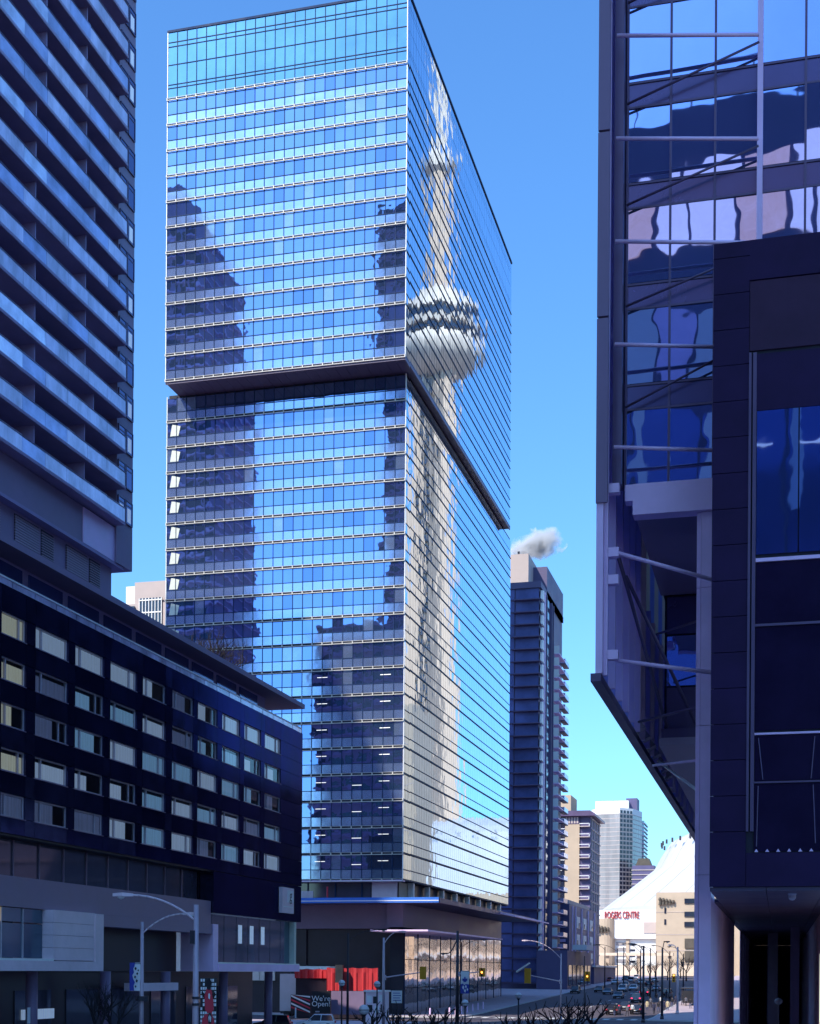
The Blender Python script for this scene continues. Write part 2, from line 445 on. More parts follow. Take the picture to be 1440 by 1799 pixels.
NM = 24
mw = (UX1-UX0)/NM
mwl = (LX1-LX0)/NM
u_lines = [145.6 - (145.6-100.8)/11*k for k in range(12)]
l_lines = [96.3 - (96.3-21.3)/18*k for k in range(19)]
SPF = 0.36            # share of a storey taken by the spandrel, at its foot
pane_meshes = {}
def pane_mesh(w, h, m):
    key = (round(w,3), round(h,3), m.name)
    if key not in pane_meshes:
        pane_meshes[key] = MB().box(-w/2, w/2, -0.03, 0.03, -h/2, h/2).mesh('pane', m)
    return pane_meshes[key]
random.seed(11)
npane = 0
rest = MB()
def tilt():
    return random.gauss(0, 0.0020), random.gauss(0, 0.0022)
def front_pane(x0, x1, y, z0, z1, m, mi, part):
    """one pane of the front wall, leaning a hair out of true"""
    global npane
    g = 0.05
    cx, cz = (x0+x1)/2, (z0+z1)/2
    w, h = x1-x0-2*g, z1-z0-2*g
    a, b = tilt()
    if mi == 0:
        q = random.random()
        if q < 0.16: m, mi = M['vision_b'], 3
        elif q < 0.23: m, mi = M['vision_c'], 4
    if part and npane < 300:
        npane += 1
        inst('pane', pane_mesh(w, h, m), tower, (cx, y, cz), (a, 0, b))
    else:
        def p(sx, sz): return (cx+sx*w/2, y-0.03 - sz*h/2*a + sx*w/2*b, cz+sz*h/2)
        rest.quad(p(-1,-1), p(1,-1), p(1,1), p(-1,1), mi)
# upper block front: storeys below the crown
for k in range(11):
    zt, zb = u_lines[k], u_lines[k+1]
    zs = zb + (zt-zb)*SPF
    for i in range(NM):
        x0 = UX0+mw*i
        front_pane(x0, x0+mw, UY0+0.1, zs, zt-0.25, M['vision'], 0, True)
for k in range(11):
    zt, zb = u_lines[k], u_lines[k+1]
    zs = zb + (zt-zb)*SPF
    for i in range(NM):
        x0 = UX0+mw*i
        front_pane(x0, x0+mw, UY0+0.1, zb, zs, M['spandrel'], 1, k == 0)
cz = [145.6, 147.2, 147.75, 150.9, 153.8, 154.5, ZT]
for a, b in zip(cz, cz[1:]):
    for i in range(NM):
        x0 = UX0+mw*i
        front_pane(x0, x0+mw, UY0+0.1, a, b, M['crown'], 2, False)
# lower block front
for k in range(-1, 18):
    zt = ZS-0.3 if k < 0 else l_lines[k]
    zb = l_lines[k+1]
    zs = zb + (zt-zb)*SPF
    for i in range(NM):
        x0 = LX0+mwl*i
        front_pane(x0, x0+mwl, LY0+0.1, zs, zt-0.25, M['vision'], 0, False)
        front_pane(x0, x0+mwl, LY0+0.1, zb, zs, M['spandrel'], 1, False)
# side walls along the street
side = MB()
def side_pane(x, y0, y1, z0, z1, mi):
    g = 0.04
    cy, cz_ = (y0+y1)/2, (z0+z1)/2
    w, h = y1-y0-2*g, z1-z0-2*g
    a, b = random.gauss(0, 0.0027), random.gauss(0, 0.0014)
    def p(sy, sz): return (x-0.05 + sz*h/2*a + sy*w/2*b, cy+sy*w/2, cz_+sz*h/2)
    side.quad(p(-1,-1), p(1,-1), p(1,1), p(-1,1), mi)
NSU, NSL = 52, 54
for k in range(11):
    zt, zb = u_lines[k], u_lines[k+1]; zs = zb+(zt-zb)*SPF
    for j in range(NSU):
        y0 = UY0+(UY1-UY0)*j/NSU; y1 = UY0+(UY1-UY0)*(j+1)/NSU
        side_pane(UX1, y0, y1, zs, zt-0.3, 0); side_pane(UX1, y0, y1, zb, zs-0.08, 0)
for a, b in zip(cz, cz[1:]):
    for j in range(NSU):
        y0 = UY0+(UY1-UY0)*j/NSU; y1 = UY0+(UY1-UY0)*(j+1)/NSU
        side_pane(UX1, y0, y1, a, b, 0)
for k in range(-1, 18):
    zt = ZS-0.3 if k < 0 else l_lines[k]; zb = l_lines[k+1]; zs = zb+(zt-zb)*SPF
    for j in range(NSL):
        y0 = LY0+(LY1-LY0)*j/NSL; y1 = LY0+(LY1-LY0)*(j+1)/NSL
        side_pane(LX1, y0, y1, zs, zt-0.3, 0); side_pane(LX1, y0, y1, zb, zs-0.08, 0)
stuff(rest.build('front_panes', [M['vision'], M['spandrel'], M['crown'], M['vision_b'], M['vision_c']], tower))
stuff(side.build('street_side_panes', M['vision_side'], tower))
# mullions: each upright of the front is a piece of its own
for i in range(NM+1):
    x = UX0+mw*i
    wq = 0.045 if 0 < i < NM else 0.06
    MB().box(x-wq, x+wq, UY0-0.02, UY0+0.2, ZS+0.1, ZT).build('mullion', M['mullion'] if 0 < i < NM else M['rail_white'], tower)
    x = LX0+mwl*i
    MB().box(x-wq, x+wq, LY0-0.02, LY0+0.2, 21.3, ZS-0.3).build('mullion', M['mullion'] if 0 < i < NM else M['rail_white'], tower)
# sill bars between vision and spandrel glass
tb = MB()
for k in range(11):
    zs = u_lines[k+1] + (u_lines[k]-u_lines[k+1])*SPF
    tb.box(UX0, UX1, UY0, UY0+0.15, zs-0.05, zs+0.05)
for z in cz[1:-1]:
    tb.box(UX0, UX1, UY0, UY0+0.15, z-0.06, z+0.06)
for k in range(-1, 18):
    zt = ZS-0.3 if k < 0 else l_lines[k]
    zs = l_lines[k+1] + (zt-l_lines[k+1])*SPF
    tb.box(LX0, LX1, LY0, LY0+0.15, zs-0.05, zs+0.05)
stuff(tb.build('sill_bars', M['mullion'], tower))
MB().box(UX0-0.1, UX1+0.1, UY0-0.06, UY1, ZT-0.1, ZT+0.25).build('roof_coping', M['mullion'], tower)
# storey ledges: white rail on brackets before a dark slot
def ledge(x0, x1, y, z, w, n):
    b = MB()
    b.box(x0, x1, y+0.02, y+0.14, z-0.30, z+0.02, 1)
    b.box(x0, x1, y-0.22, y-0.10, z-0.42, z-0.33, 0)
    b.box(x0, x1, y-0.16, y-0.12, z-0.02, z+0.02, 0)
    for i in range(n+1):
        x = x0+(x1-x0)*i/n
        b.box(x-0.07, x+0.07, y-0.205, y+0.10, z-0.40, z+0.02, 0)
    b.build('storey_ledge', [M['ledge'], M['gap']], tower)
for z in u_lines:
    ledge(UX0, UX1, UY0, z, mw, NM)
for z in l_lines:
    ledge(LX0, LX1, LY0, z, mwl, NM)
sg = MB()
for z in u_lines:
    sg.box(UX1-0.1, UX1+0.05, UY0, UY1, z-0.20, z-0.08)
    zz = z - 4.07*(1-SPF)
    if z > 102: sg.box(UX1-0.1, UX1+0.02, UY0, UY1, zz-0.04, zz+0.04)
for z in l_lines:
    sg.box(LX1-0.1, LX1+0.05, LY0, LY1, z-0.20, z-0.08)
    zz = z - 4.17*(1-SPF)
    if z > 23: sg.box(LX1-0.1, LX1+0.02, LY0, LY1, zz-0.04, zz+0.04)
stuff(sg.build('street_side_ledges', mat('side_ledge', (0.03, 0.07, 0.16), 0.5, 0, spec=0.3), tower))
# pale panels imitate the lit interior behind the far left windows of the lower block, and ceiling lights low down
for k in range(0, 15):
    zt, zb = l_lines[k], l_lines[k+1]
    zs = zb+(zt-zb)*SPF
    MB().prism([(LX0+0.55+0.4*0, zs+0.15), (LX0+2.0, zs+0.15), (LX0+2.35, zt-1.0), (LX0+0.9, zt-0.6)], 'y', LY0+0.03, LY0+0.06).build('pale_window_fill', M['pale_fill'], tower)
lg = MB().box(-0.85, 0.85, -0.02, 0.02, -0.045, 0.045).mesh('ceiling_light', M['lamp'])
for k in range(10, 18):
    zt = l_lines[k]
    for xx in (-70.6, -60.2):
        inst('ceiling_light', lg, tower, (xx+0.15*(17-k)*0.2, LY0+0.05, zt-1.35))
    if k > 13:
        inst('ceiling_light', lg, tower, (-64.6, LY0+0.05, zt-1.9))

# base of the tower: recessed storey, canopy and lobby
MB().box(LX0+1, LX1-1.2, LY0+2.0, LY1-2, 0.05, 21.0).build('base_core', M['void'], tower)
for x0, x1, m in ((-96, -86, 'lilac'), (-86, -82.2, 'white'), (-82, -62.6, 'hotel_glass'), (-62.4, -58.3, 'lilac')):
    MB().box(x0, x1, LY0+1.5, LY0+1.9, 17.9, 20.9).build('recessed_panel', M[m], tower)
for x in (-77.5, -73, -68.4, -64):
    MB().box(x-0.1, x+0.1, LY0+1.35, LY0+1.52, 17.9, 20.9).build('recessed_mullion', M['mullion'], tower)
for j in range(8):
    y = LY0+7+j*10.5
    MB().box(LX1-1.0, LX1-0.2, y, y+0.8, 17.6, 21.0).build('column', M['rail_white'], tower)
MB().box(LX1-1.25, LX1-1.1, LY0+2.2, LY0+8, 17.9, 20.9).build('lit_panel', M['cream'], tower)
MB().box(LX0, LX1, LY0-0.1, LY0+1.6, 20.85, 21.1).build('base_edge', M['violet'], tower)
MB().box(-104, -49.2, 205.0, 290, 17.15, 17.55).build('canopy', M['soffit'], tower)
MB().box(-104, -49.0, 204.75, 204.98, 17.05, 17.85).build('canopy_edge', M['blue_edge'], tower)
MB().box(-104, -49.0, 204.70, 204.74, 17.30, 17.42).build('canopy_trim', M['rail_white'], tower)
MB().box(-49.18, -48.9, 205.0, 290, 17.05, 17.75).build('canopy_edge', M['violet_dark'], tower)
MB().prism([(-49.2, 17.3), (-46.2, 16.7), (-46.2, 16.95), (-49.2, 17.7)], 'y', 252, 291).build('canopy_wing', M['violet'], tower)
MB().box(-58.5, -56, 211, 290, 13.6, 17.14).build('canopy_bulkhead', M['lilac_dark'], tower)
MB().box(-104, -58.4, 212, 216, 13.4, 17.14).build('canopy_bulkhead', M['lilac_dark'], tower)
MB().box(-59, -50.3, 203.5, 262, 12.75, 13.0).build('lower_canopy', M['violet'], tower)
# lobby glass
lob = MB()
for j in range(30):
    y0 = 213+j*2.6
    for z0, z1 in ((0.3, 4.2), (4.3, 8.6), (8.7, 13.2)):
        a, b = random.gauss(0, .004), random.gauss(0, .003)
        side_x = -56.2
        def p(sy, sz): return (side_x+sz*(z1-z0)/2*a+sy*1.2*b, y0+1.3+sy*1.25, (z0+z1)/2+sz*(z1-z0)/2-0.0)
        lob.quad(p(-1,-1), p(1,-1), p(1,1), p(-1,1))
M['lobby'] = mat('lobby_glass', (0.74, 0.64, 0.60), 0.03, 0.95, 0.1, 0.2, 0.02, 0.4)
stuff(lob.build('lobby_glass', M['lobby'], tower))
MB().box(-58.4, -56.3, 212.6, 292, 0.05, 13.5).build('lobby_wall', M['gap'], tower)
for j in range(11):
    y0 = 213+j*7.8
    MB().box(-56.3, -56.12, y0-0.06, y0+0.06, 0.3, 13.5).build('lobby_mullion', M['mullion'], tower)
gp = mat('grey_panel', (0.80, 0.70, 0.66), 0.5, 0.1, 0.2, 0.4)
for i in range(10):
    x0 = -98+i*2.6
    MB().box(x0, x0+2.5, 212.6, 213.0, 5.2, 13.3).build('wall_panel', gp if i < 8 else M['void'], tower)
MB().box(-98, -58.4, 213.02, 213.4, 0.05, 13.4).build('front_wall', M['void'], tower)
MB().box(-75, -66, 205.5, 211, 6.9, 7.5).build('entrance_canopy', M['rail_white'], tower)
for z in (9.2,):
    MB().box(-70.5, -70.0, 206, 206.4, 0.05, 6.9).build('entrance_post', M['rail_white'], tower)
# sundries on the canopy roof
MB().box(-77, -69, 206.5, 206.7, 17.6, 19.0).build('roof_screen', M['frame_grey'], tower)
MB().cyl((-66.6, 206.2, 17.5), (-66.6, 206.2, 19.6), 0.12, 0.12, 6).build('roof_marker', M['red_print'], tower)

# ================================================================== OBSERVATION TOWER (seen mirrored in the glass tower)
cnx, cny = 73.0, 762.0
cn = thing('observation_tower', 'pale concrete observation tower with round pod, mirrored in the glass tower street side', 'tower', (cnx, cny, 5))
b = MB()
levels = [(0, 42, 9.0), (25, 35, 8.4), (60, 28, 7.6), (110, 22.5, 7.0), (170, 18, 6.4), (240, 14.5, 5.6), (330, 11.5, 4.8), (345, 11, 4.8)]
for leg in range(3):
    ang = R(90 + 20 + 120*leg)
    ca, sa = math.cos(ang), math.sin(ang)
    for (z0, r0, w0), (z1, r1, w1) in zip(levels, levels[1:]):
        def pt(r, w, z): return (cnx + ca*r - sa*w, cny + sa*r + ca*w, z+5)
        q = [pt(0, -w0, z0), pt(r0, -w0*0.62, z0), pt(r0, w0*0.62, z0), pt(0, w0, z0)]
        t = [pt(0, -w1, z1), pt(r1, -w1*0.62, z1), pt(r1, w1*0.62, z1), pt(0, w1, z1)]
        for i in range(3):
            b.quad(q[i], q[i+1], t[i+1], t[i])
b.build('shaft', M['concrete'], cn)
lifts = MB()
for leg in range(3):
    ang = R(90 + 20 + 60 + 120*leg)
    ca, sa = math.cos(ang), math.sin(ang)
    for k in range(62):
        z = 8+k*5.4
        rr = 7.6
        lifts.cyl((cnx+ca*rr, cny+sa*rr, z), (cnx+ca*rr, cny+sa*rr, z+3.4), 2.0, 2.0, 6)
stuff(lifts.build('lift_windows', M['dark_win'], cn))
MB().lathe([(9, 328), (21, 334), (23.5, 337), (25, 341), (24, 345), (21, 346)], 40, (cnx, cny, 5)).build('radome', M['pod'], cn, True)
MB().lathe([(21, 346), (23, 347), (23, 349), (21, 350)], 40, (cnx, cny, 5)).build('deck_band', M['dark_win'], cn)
MB().lathe([(21, 350), (24, 351), (24.5, 354), (22, 355)], 40, (cnx, cny, 5)).build('deck_ring', M['pod'], cn)
MB().lathe([(21, 355), (22, 356), (22, 359), (20, 360)], 40, (cnx, cny, 5)).build('deck_band', M['dark_win'], cn)
MB().lathe([(20, 360), (22, 361), (20, 366), (14, 368), (13, 373), (8, 374)], 40, (cnx, cny, 5)).build('pod_roof', M['pod'], cn)
MB().lathe([(6.5, 374), (5.6, 440)], 12, (cnx, cny, 5)).build('upper_shaft', M['concrete'], cn)
MB().lathe([(5.6, 440), (9, 443), (9, 447), (7, 451), (5, 453)], 24, (cnx, cny, 5)).build('upper_pod', M['pod'], cn)
MB().lathe([(4, 453), (3.6, 500), (1.6, 520), (0.5, 553)], 10, (cnx, cny, 5)).build('mast', M['pod'], cn)

# ================================================================== LEFT CONDO TOWER WITH BALCONIES
condo = thing('balcony_condo_tower', 'dark condo tower with long rows of glass balconies above the hotel, left edge', 'tower', (-70, 95, 36))
MB().box(-84, -57.6, 60, 113.9, 41.6, 158).build('core_wall', M['condo_wall'], condo)
FH = 3.06
NB = 22
random.seed(5)
seat_m = MB().box(-0.3, 0.3, -0.3, 0.3, 0.0, 0.45).box(-0.3, -0.2, -0.3, 0.3, 0.45, 1.5).mesh('balcony_chair', M['lilac'])
slab_m = MB().box(-57.6, -54.2, 62, 111.2, -0.22, 0).mesh('balcony_slab', M['slab'])
pan_m = MB().box(-0.025, 0.025, -1.68, 1.68, -0.26, 1.22).mesh('balustrade_panel', M['balustrade'])
pan_b = MB().box(-0.025, 0.025, -1.68, 1.68, -0.26, 1.22).mesh('balustrade_panel', mat('balcony_glass_highlight', (0.80, 0.74, 0.88), 0.06, 0.55, 0.5, 0.5, 0.03, 0.4))  # lighter variant imitates highlights on the balcony glass
pan_c = MB().box(-0.025, 0.025, -1.68, 1.68, -0.26, 1.22).mesh('balustrade_panel', mat('balcony_glass_blue', (0.50, 0.52, 0.80), 0.10, 0.3, 0.5, 0.4, 0.02, 0.4))
cap_m = MB().box(-54.32, -54.18, 62, 111.2, 1.14, 1.20).mesh('balustrade_rail', M['violet_dark'])
div_m = MB().box(-57.5, -54.6, -0.06, 0.06, 0.0, 2.84).mesh('balcony_divider', M['condo_wall'])
win_m = MB().box(-57.62, -57.52, -2.6, 2.6, 0.1, 2.5).mesh('balcony_window', M['dark_win'])
win_b = MB().box(-57.62, -57.52, -2.6, 2.6, 0.1, 2.5).mesh('balcony_window', M['curtain_dim'])
win_c = MB().box(-57.62, -57.52, -2.6, 2.6, 0.1, 2.5).mesh('balcony_window', M['navy_glass'])
end_win = MB().box(-55.06, -54.98, -0.55, 0.55, -0.95, 0.95).mesh('corner_window', M['navy_glass'])
sash_m = MB().box(-55.02, -54.95, -0.62, 0.62, -0.05, 0.05).mesh('window_bar', M['violet_dark'])
lit_m = MB().box(-55.04, -54.97, -0.34, 0.34, -0.8, 0.4).mesh('pale_window_fill', M['curtain'])
for k in range(NB):
    z = 45.0 + FH*k
    sl_o = inst('balcony', slab_m, condo, (0, 0, z))
    inst('balustrade_rail', cap_m, sl_o, (0, 0, z))
    for j in range(12):
        y = 109.4 - 3.4*j
        if y < 82: continue
        inst('balustrade_panel', random.choice((pan_m, pan_m, pan_b if y < 98 else pan_m, pan_c)), condo, (-54.25, y, z+0.02), (0, random.gauss(0, .006), random.gauss(0, .004)))
    for y in (104.5, 96.5, 88.5, 80.5):
        if random.random() < 0.4: inst('balcony_chair', seat_m, condo, (-55.6, y-random.uniform(1.5, 5), z), (0, 0, random.uniform(0, 3)))
        inst('balcony_divider', div_m, condo, (0, y + random.choice((0, 0, 1.5)), z))
    for y in (107, 100, 92, 84.5):
        inst('balcony_window', random.choice((win_m, win_m, win_b, win_c)), condo, (0, y + random.uniform(-.8, .8), z))
# corner bay
MB().box(-60, -55.06, 111.2, 114.3, 41.7, 158).build('corner_bay', M['condo_base'], condo)
for k in range(NB):
    z = 45.0 + FH*k
    for y in (112.0, 113.45):
        w = inst('corner_window', end_win, condo, (0, y, z+1.5))
        inst('window_bar', sash_m, w, (0, y, z+2.1))
        if random.random() < 0.35:
            inst('pale_window_fill', lit_m, w, (0, y, z+1.5))
        fr = MB()
        for yy in (y-0.62, y+0.62): fr.box(-55.05, -54.93, yy-0.05, yy+0.05, z+0.5, z+2.5)
        for zz in (z+0.52, z+2.48): fr.box(-55.05, -54.93, y-0.62, y+0.62, zz-0.05, zz+0.05)
        fr.build('window_frame', M['violet_dark'], w)
# plain storey, louvre storey
MB().box(-84, -55.3, 62, 111.1, 41.7, 44.7).build('plain_band', M['condo_base'], condo)
MB().box(-55.32, -55.22, 105.6, 114.28, 41.75, 44.65).build('cladding_panel', M['violet'], condo)
MB().box(-84, -56.0, 62, 112.2, 37.5, 41.6).build('louvre_storey_wall', M['condo_base'], condo)
for j in range(10):
    y0 = 72+j*4.0
    dark = j % 2 == 1
    g = MB()
    g.box(-56.02, -55.95, y0+0.1, y0+(2.0 if dark else 3.7), 38.3, 41.2, 1)
    for q in range(14):
        z = 38.35+q*0.2
        g.box(-56.0, -55.86, y0+0.1, y0+(2.0 if dark else 3.7), z, z+(0.07 if dark else 0.13), 0)
    g.build('louvre', [M['louvre'], M['void']], condo)
MB().box(-84, -55.2, 62, 113, 41.45, 41.7).build('band_course', M['condo_wall'], condo)

# ================================================================== HOTEL (dark, punched windows)
hotel = thing('hotel_building', 'dark glossy hotel block with rows of curtained windows, overhanging roof and lilac entrance frame', 'hotel', (-64, 115, 0))
HX = -53.0
MB().box(-80, HX-0.35, 70, 154.2, 16.4, 34.0).build('core_wall', M['void'], hotel)
# roof slab
MB().box(-84, HX, 66, 155.2, 36.95, 37.45).build('roof_slab', M['condo_base'], hotel)
MB().box(-80, HX-2.2, 66, 148, 34.0, 36.94).build('top_storey_wall', M['condo_wall'], hotel)
for j in range(12):
    y0 = 72+j*6.2
    MB().box(HX-2.2, HX-2.1, y0, y0+5.2, 34.3, 36.7).build('top_storey_window', M['navy_glass'], hotel)
# parapet of glass panels under a white rail
for j in range(26):
    y0 = 72+j*3.17
    MB().box(HX-0.16, HX-0.10, y0+0.08, y0+3.09, 33.95, 34.5).build('parapet_panel', M['balustrade'], hotel)
MB().box(HX-0.2, HX-0.04, 72, 154.4, 34.5, 34.62).build('parapet_rail', M['rail_white'], hotel)
# windows: columns where the photograph shows them
cols = [(2, 45)] + [(62,119),(132,182),(194,240),(251,291),(303,340),(348,382),(391,422),(430,459),(466,494)]
yc = []
for u0, u1 in cols:
    yc.append((at(u0, 1300, X=HX).y, at(u1, 1300, X=HX).y))
yc = [(max(74, a), c) for a, c in yc]
yc.insert(0, (yc[0][0]-9.3, yc[0][0]-5.0))
rows = [30.5, 27.3, 24.1, 20.9, 17.7]         # sill heights
WH = 1.62
# piers and spandrels between the openings, as cladding panels
edges = [70] + [v for a, c in yc for v in (a, c)] + [154.5]
zedges = [16.5] + [v for s in reversed(rows) for v in (s, s+WH)] + [34.0]
for j in range(0, len(edges)-1, 2):
    y0, y1 = edges[j], edges[j+1]
    for k in range(len(zedges)-1):
        MB().box(HX-0.36, HX+random.uniform(-.006, .006), y0+0.02, y1-0.02, zedges[k]+0.02, zedges[k+1]-0.02).build('cladding_panel', random.choice(HP), hotel)
for j in range(1, len(edges)-1, 2):
    y0, y1 = edges[j], edges[j+1]
    for k in range(0, len(zedges)-1, 2):
        MB().box(HX-0.36, HX+random.uniform(-.006, .006), y0+0.02, y1-0.02, zedges[k]+0.02, zedges[k+1]-0.02).build('cladding_panel', random.choice(HP), hotel)
for ci, (y0, y1) in enumerate(yc):
    for ri, s in enumerate(rows):
        fr = MB()
        t = 0.09
        X0, X1 = HX-0.34, HX-0.12
        fr.box(X0, X1, y0, y1, s, s+t); fr.box(X0, X1, y0, y1, s+WH-t, s+WH)
        fr.box(X0, X1, y0, y0+t, s+t, s+WH-t); fr.box(X0, X1, y1-t, y1, s+t, s+WH-t)
        left = (ci+ri) % 3 != 1
        ym = y0+(y1-y0)*(0.22 if left else 0.76)
        fr.box(X0, X1, ym-t/2, ym+t/2, s+t, s+WH-t)
        w = fr.build('window', M['frame_grey'], hotel)
        MB().quad((HX-0.22, y0+t, s+t), (HX-0.22, y1-t, s+t), (HX-0.22, y1-t, s+WH-t), (HX-0.22, y0+t, s+WH-t)).build('pane', M['pane_glass'], w)
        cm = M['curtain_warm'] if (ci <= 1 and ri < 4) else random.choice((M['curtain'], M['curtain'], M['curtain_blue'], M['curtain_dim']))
        MB().box(HX-0.14, HX+0.05, y0-0.05, y1+0.05, s-0.06, s-0.005).build('sill', M['lilac_dark'], w)
        cb = MB()
        # a gathered curtain, with a gap where the dark room shows
        gap = random.random()
        ya, yb = y0+t, y1-t
        if gap < 0.3: yb = ya+(yb-ya)*random.uniform(0.5, 0.8)
        n = 16
        for q in range(n):
            a = ya+(yb-ya)*q/n; c = ya+(yb-ya)*(q+1)/n
            xa = HX-0.30-(0.03 if q % 2 else 0); xc = HX-0.30-(0.03 if (q+1) % 2 else 0)
            ztop = s+WH-t-(0.25 if ri % 2 else 0.02)
            cb.quad((xa, a, s+t), (xc, c, s+t), (xc, c, ztop), (xa, a, ztop))
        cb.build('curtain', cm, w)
# serrated end wall
for k, s in enumerate(rows + [33.0]):
    MB().box(HX-3.5, HX-0.3, 154.5, 155.3, s-0.9, s+0.75).build('end_bay', M['hotel_panel'], hotel)
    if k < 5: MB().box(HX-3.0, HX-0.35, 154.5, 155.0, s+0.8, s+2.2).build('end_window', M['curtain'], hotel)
# part of the block that runs lower at the far end
MB().box(-80, HX-0.02, 128.4, 154.4, 12.4, 16.45).build('lower_cladding', M['hotel_panel'], hotel)
# recessed glazed storey
MB().box(-80, HX-1.7, 70, 128.3, 12.5, 16.4).build('recess_wall', M['void'], hotel)
for j in range(15):
    y0 = 71+j*3.8
    MB().box(HX-1.7, HX-1.62, y0+0.06, y0+3.74, 13.6, 16.35).build('recess_pane', M['warm_lit'] if 4 <= j < 5 else M['hotel_glass'], hotel)
    MB().box(HX-1.64, HX-1.5, y0-0.06, y0+0.06, 13.6, 16.35).build('recess_mullion', M['lilac_dark'], hotel)
MB().box(-80, HX-0.25, 70, 128.3, 11.35, 13.55).build('fascia_band', M['lilac_dark'], hotel)
# lilac frame
Yb0, Yb1 = at(94, 1640, X=HX+.4).y, at(166, 1640, X=HX+.4).y
panel = MB()
for k in range(4):
    z0 = 7.55+k*0.95
    MB().box(HX-3, HX+0.4, Yb0, Yb1, z0+0.012, z0+0.938).build('lilac_panel', M['lilac'], hotel)
MB().box(HX-3, HX+0.5, Yb1, Yb1+1.4, 6.75, 11.3).build('frame_jamb', M['lilac'], hotel)
MB().box(HX-1, HX+0.5, 70, Yb1, 6.75, 7.5).build('frame_beam', M['lilac'], hotel)
MB().box(HX-1, HX+0.3, Yb1+1.4, 127.4, 10.35, 11.3).build('frame_header', M['lilac_dark'], hotel)
MB().box(HX-3, HX+0.4, 127.4, 128.6, 6.75, 11.3).build('frame_jamb', M['violet'], hotel)
MB().box(HX-1, HX+0.5, 128.6, 152.5, 6.75, 7.5).build('frame_beam', M['violet'], hotel)
MB().box(HX-1, HX+0.45, 128.6, 152.5, 7.5, 7.62).build('frame_sill', M['rail_white'], hotel)
MB().box(HX-1, HX+0.45, 70, Yb0, 7.5, 7.66).build('frame_sill', M['rail_white'], hotel)
for j in range(8):
    y0 = Yb0-3.0*(j+1)
    MB().box(HX-0.6, HX-0.5, y0+0.05, y0+2.95, 7.7, 10.2).build('corner_pane', M['teal_glass'], hotel)
    MB().box(HX-0.6, HX-0.5, y0+0.05, y0+2.95, 10.3, 11.3).build('corner_pane', M['warm_lit'] if j > 1 else M['teal_glass'], hotel)
    MB().box(HX-0.55, HX-0.4, y0-0.05, y0+0.05, 7.66, 11.3).build('corner_mullion', M['frame_grey'], hotel)
for j in range(7):
    y0 = 129+j*3.3
    MB().box(HX-0.6, HX-0.5, y0+0.05, y0+3.2, 7.66, 12.3).build('far_pane', M['teal_glass'], hotel)
    if j in (2, 3, 4):
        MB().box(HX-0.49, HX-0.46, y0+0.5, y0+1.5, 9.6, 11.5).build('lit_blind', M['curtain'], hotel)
MB().box(HX-0.8, HX+0.1, 151.8, 152.4, 7.62, 12.3).build('end_post', M['pale_fill'], hotel)
# ground floor
MB().box(-80, HX-4.2, 70, 150, 0.1, 6.7).build('ground_floor_wall', M['void'], hotel)
MB().box(-80, HX-3.4, Yb1+1.4, 127.3, 6.72, 11.34).build('entrance_recess', M['void'], hotel)
for y in (76, 86, 96, 108, 120, 134, 147):
    MB().cyl((HX-1.2, y, 0.1), (HX-1.2, y, 6.72), 0.45, 0.45, 14).build('column', M['lilac_dark'], hotel, True)
for j in range(9):
    y0 = 74+j*8.2
    MB().box(HX-4.2, HX-4.1, y0, y0+5.6, 0.4, 5.2).build('ground_floor_glass', M['hotel_glass'], hotel)
MB().box(HX-4.1, HX-3.95, 99.5, 104.5, 2.9, 3.7).build('lit_strip', M['curtain'], hotel)
MB().box(HX-2.4, HX-0.6, 114, 121.5, 5.0, 5.7).build('entrance_beam', M['lilac'], hotel)
# blade sign with the emblem
y0, y1 = at(499, 1580, X=HX+.6).y, at(519, 1580, X=HX+.6).y
sg_ = thing('hotel_sign', 'pale lilac hotel sign with white g emblem at the block corner', 'sign', (HX+.5, (y0+y1)/2, 13.3))
MB().box(HX+0.03, HX+0.45, y0, y1, 13.2, 16.0).build('sign_box', M['lilac'], sg_)
MB().box(HX+0.45, HX+0.48, y0+(y1-y0)*0.42, y1-0.15, 14.4, 15.75).build('emblem_plate', M['white_paint'], sg_)
gm = text_mesh('g', 1.7, 0.01, M['black'], 'emblem_letter')
inst('emblem_letter', gm, sg_, (HX+0.495, y0+(y1-y0)*0.70, 15.15), (R(90), 0, R(90)))
MB().box(HX+0.45, HX+0.47, y0+0.35, y1-0.3, 13.85, 13.95).build('sign_line', M['white_paint'], sg_)
# small plates by the entrance
for (u, v, s) in ((51, 1785, 0.45), (520, 1780, 0.4)):
    p = at(u, v, X=HX-1.0)
    if p.z > 0.3:
        o = MB().box(p.x-0.05, p.x, p.y-0.2, p.y+0.2, p.z-0.6, p.z+0.6).build('wall_plate', M['white_paint'])
        tag(o, 'small upright pale plate on the hotel wall ' + ('near the left edge' if u < 300 else 'near the dark car'), 'plate')

# ================================================================== RIGHT BUILDING (close, shaded)
rb = thing('cantilever_building', 'close dark office building at right with glass end wall, steel struts and navy box', 'building', (0, 90, 0))
GY = 64.0
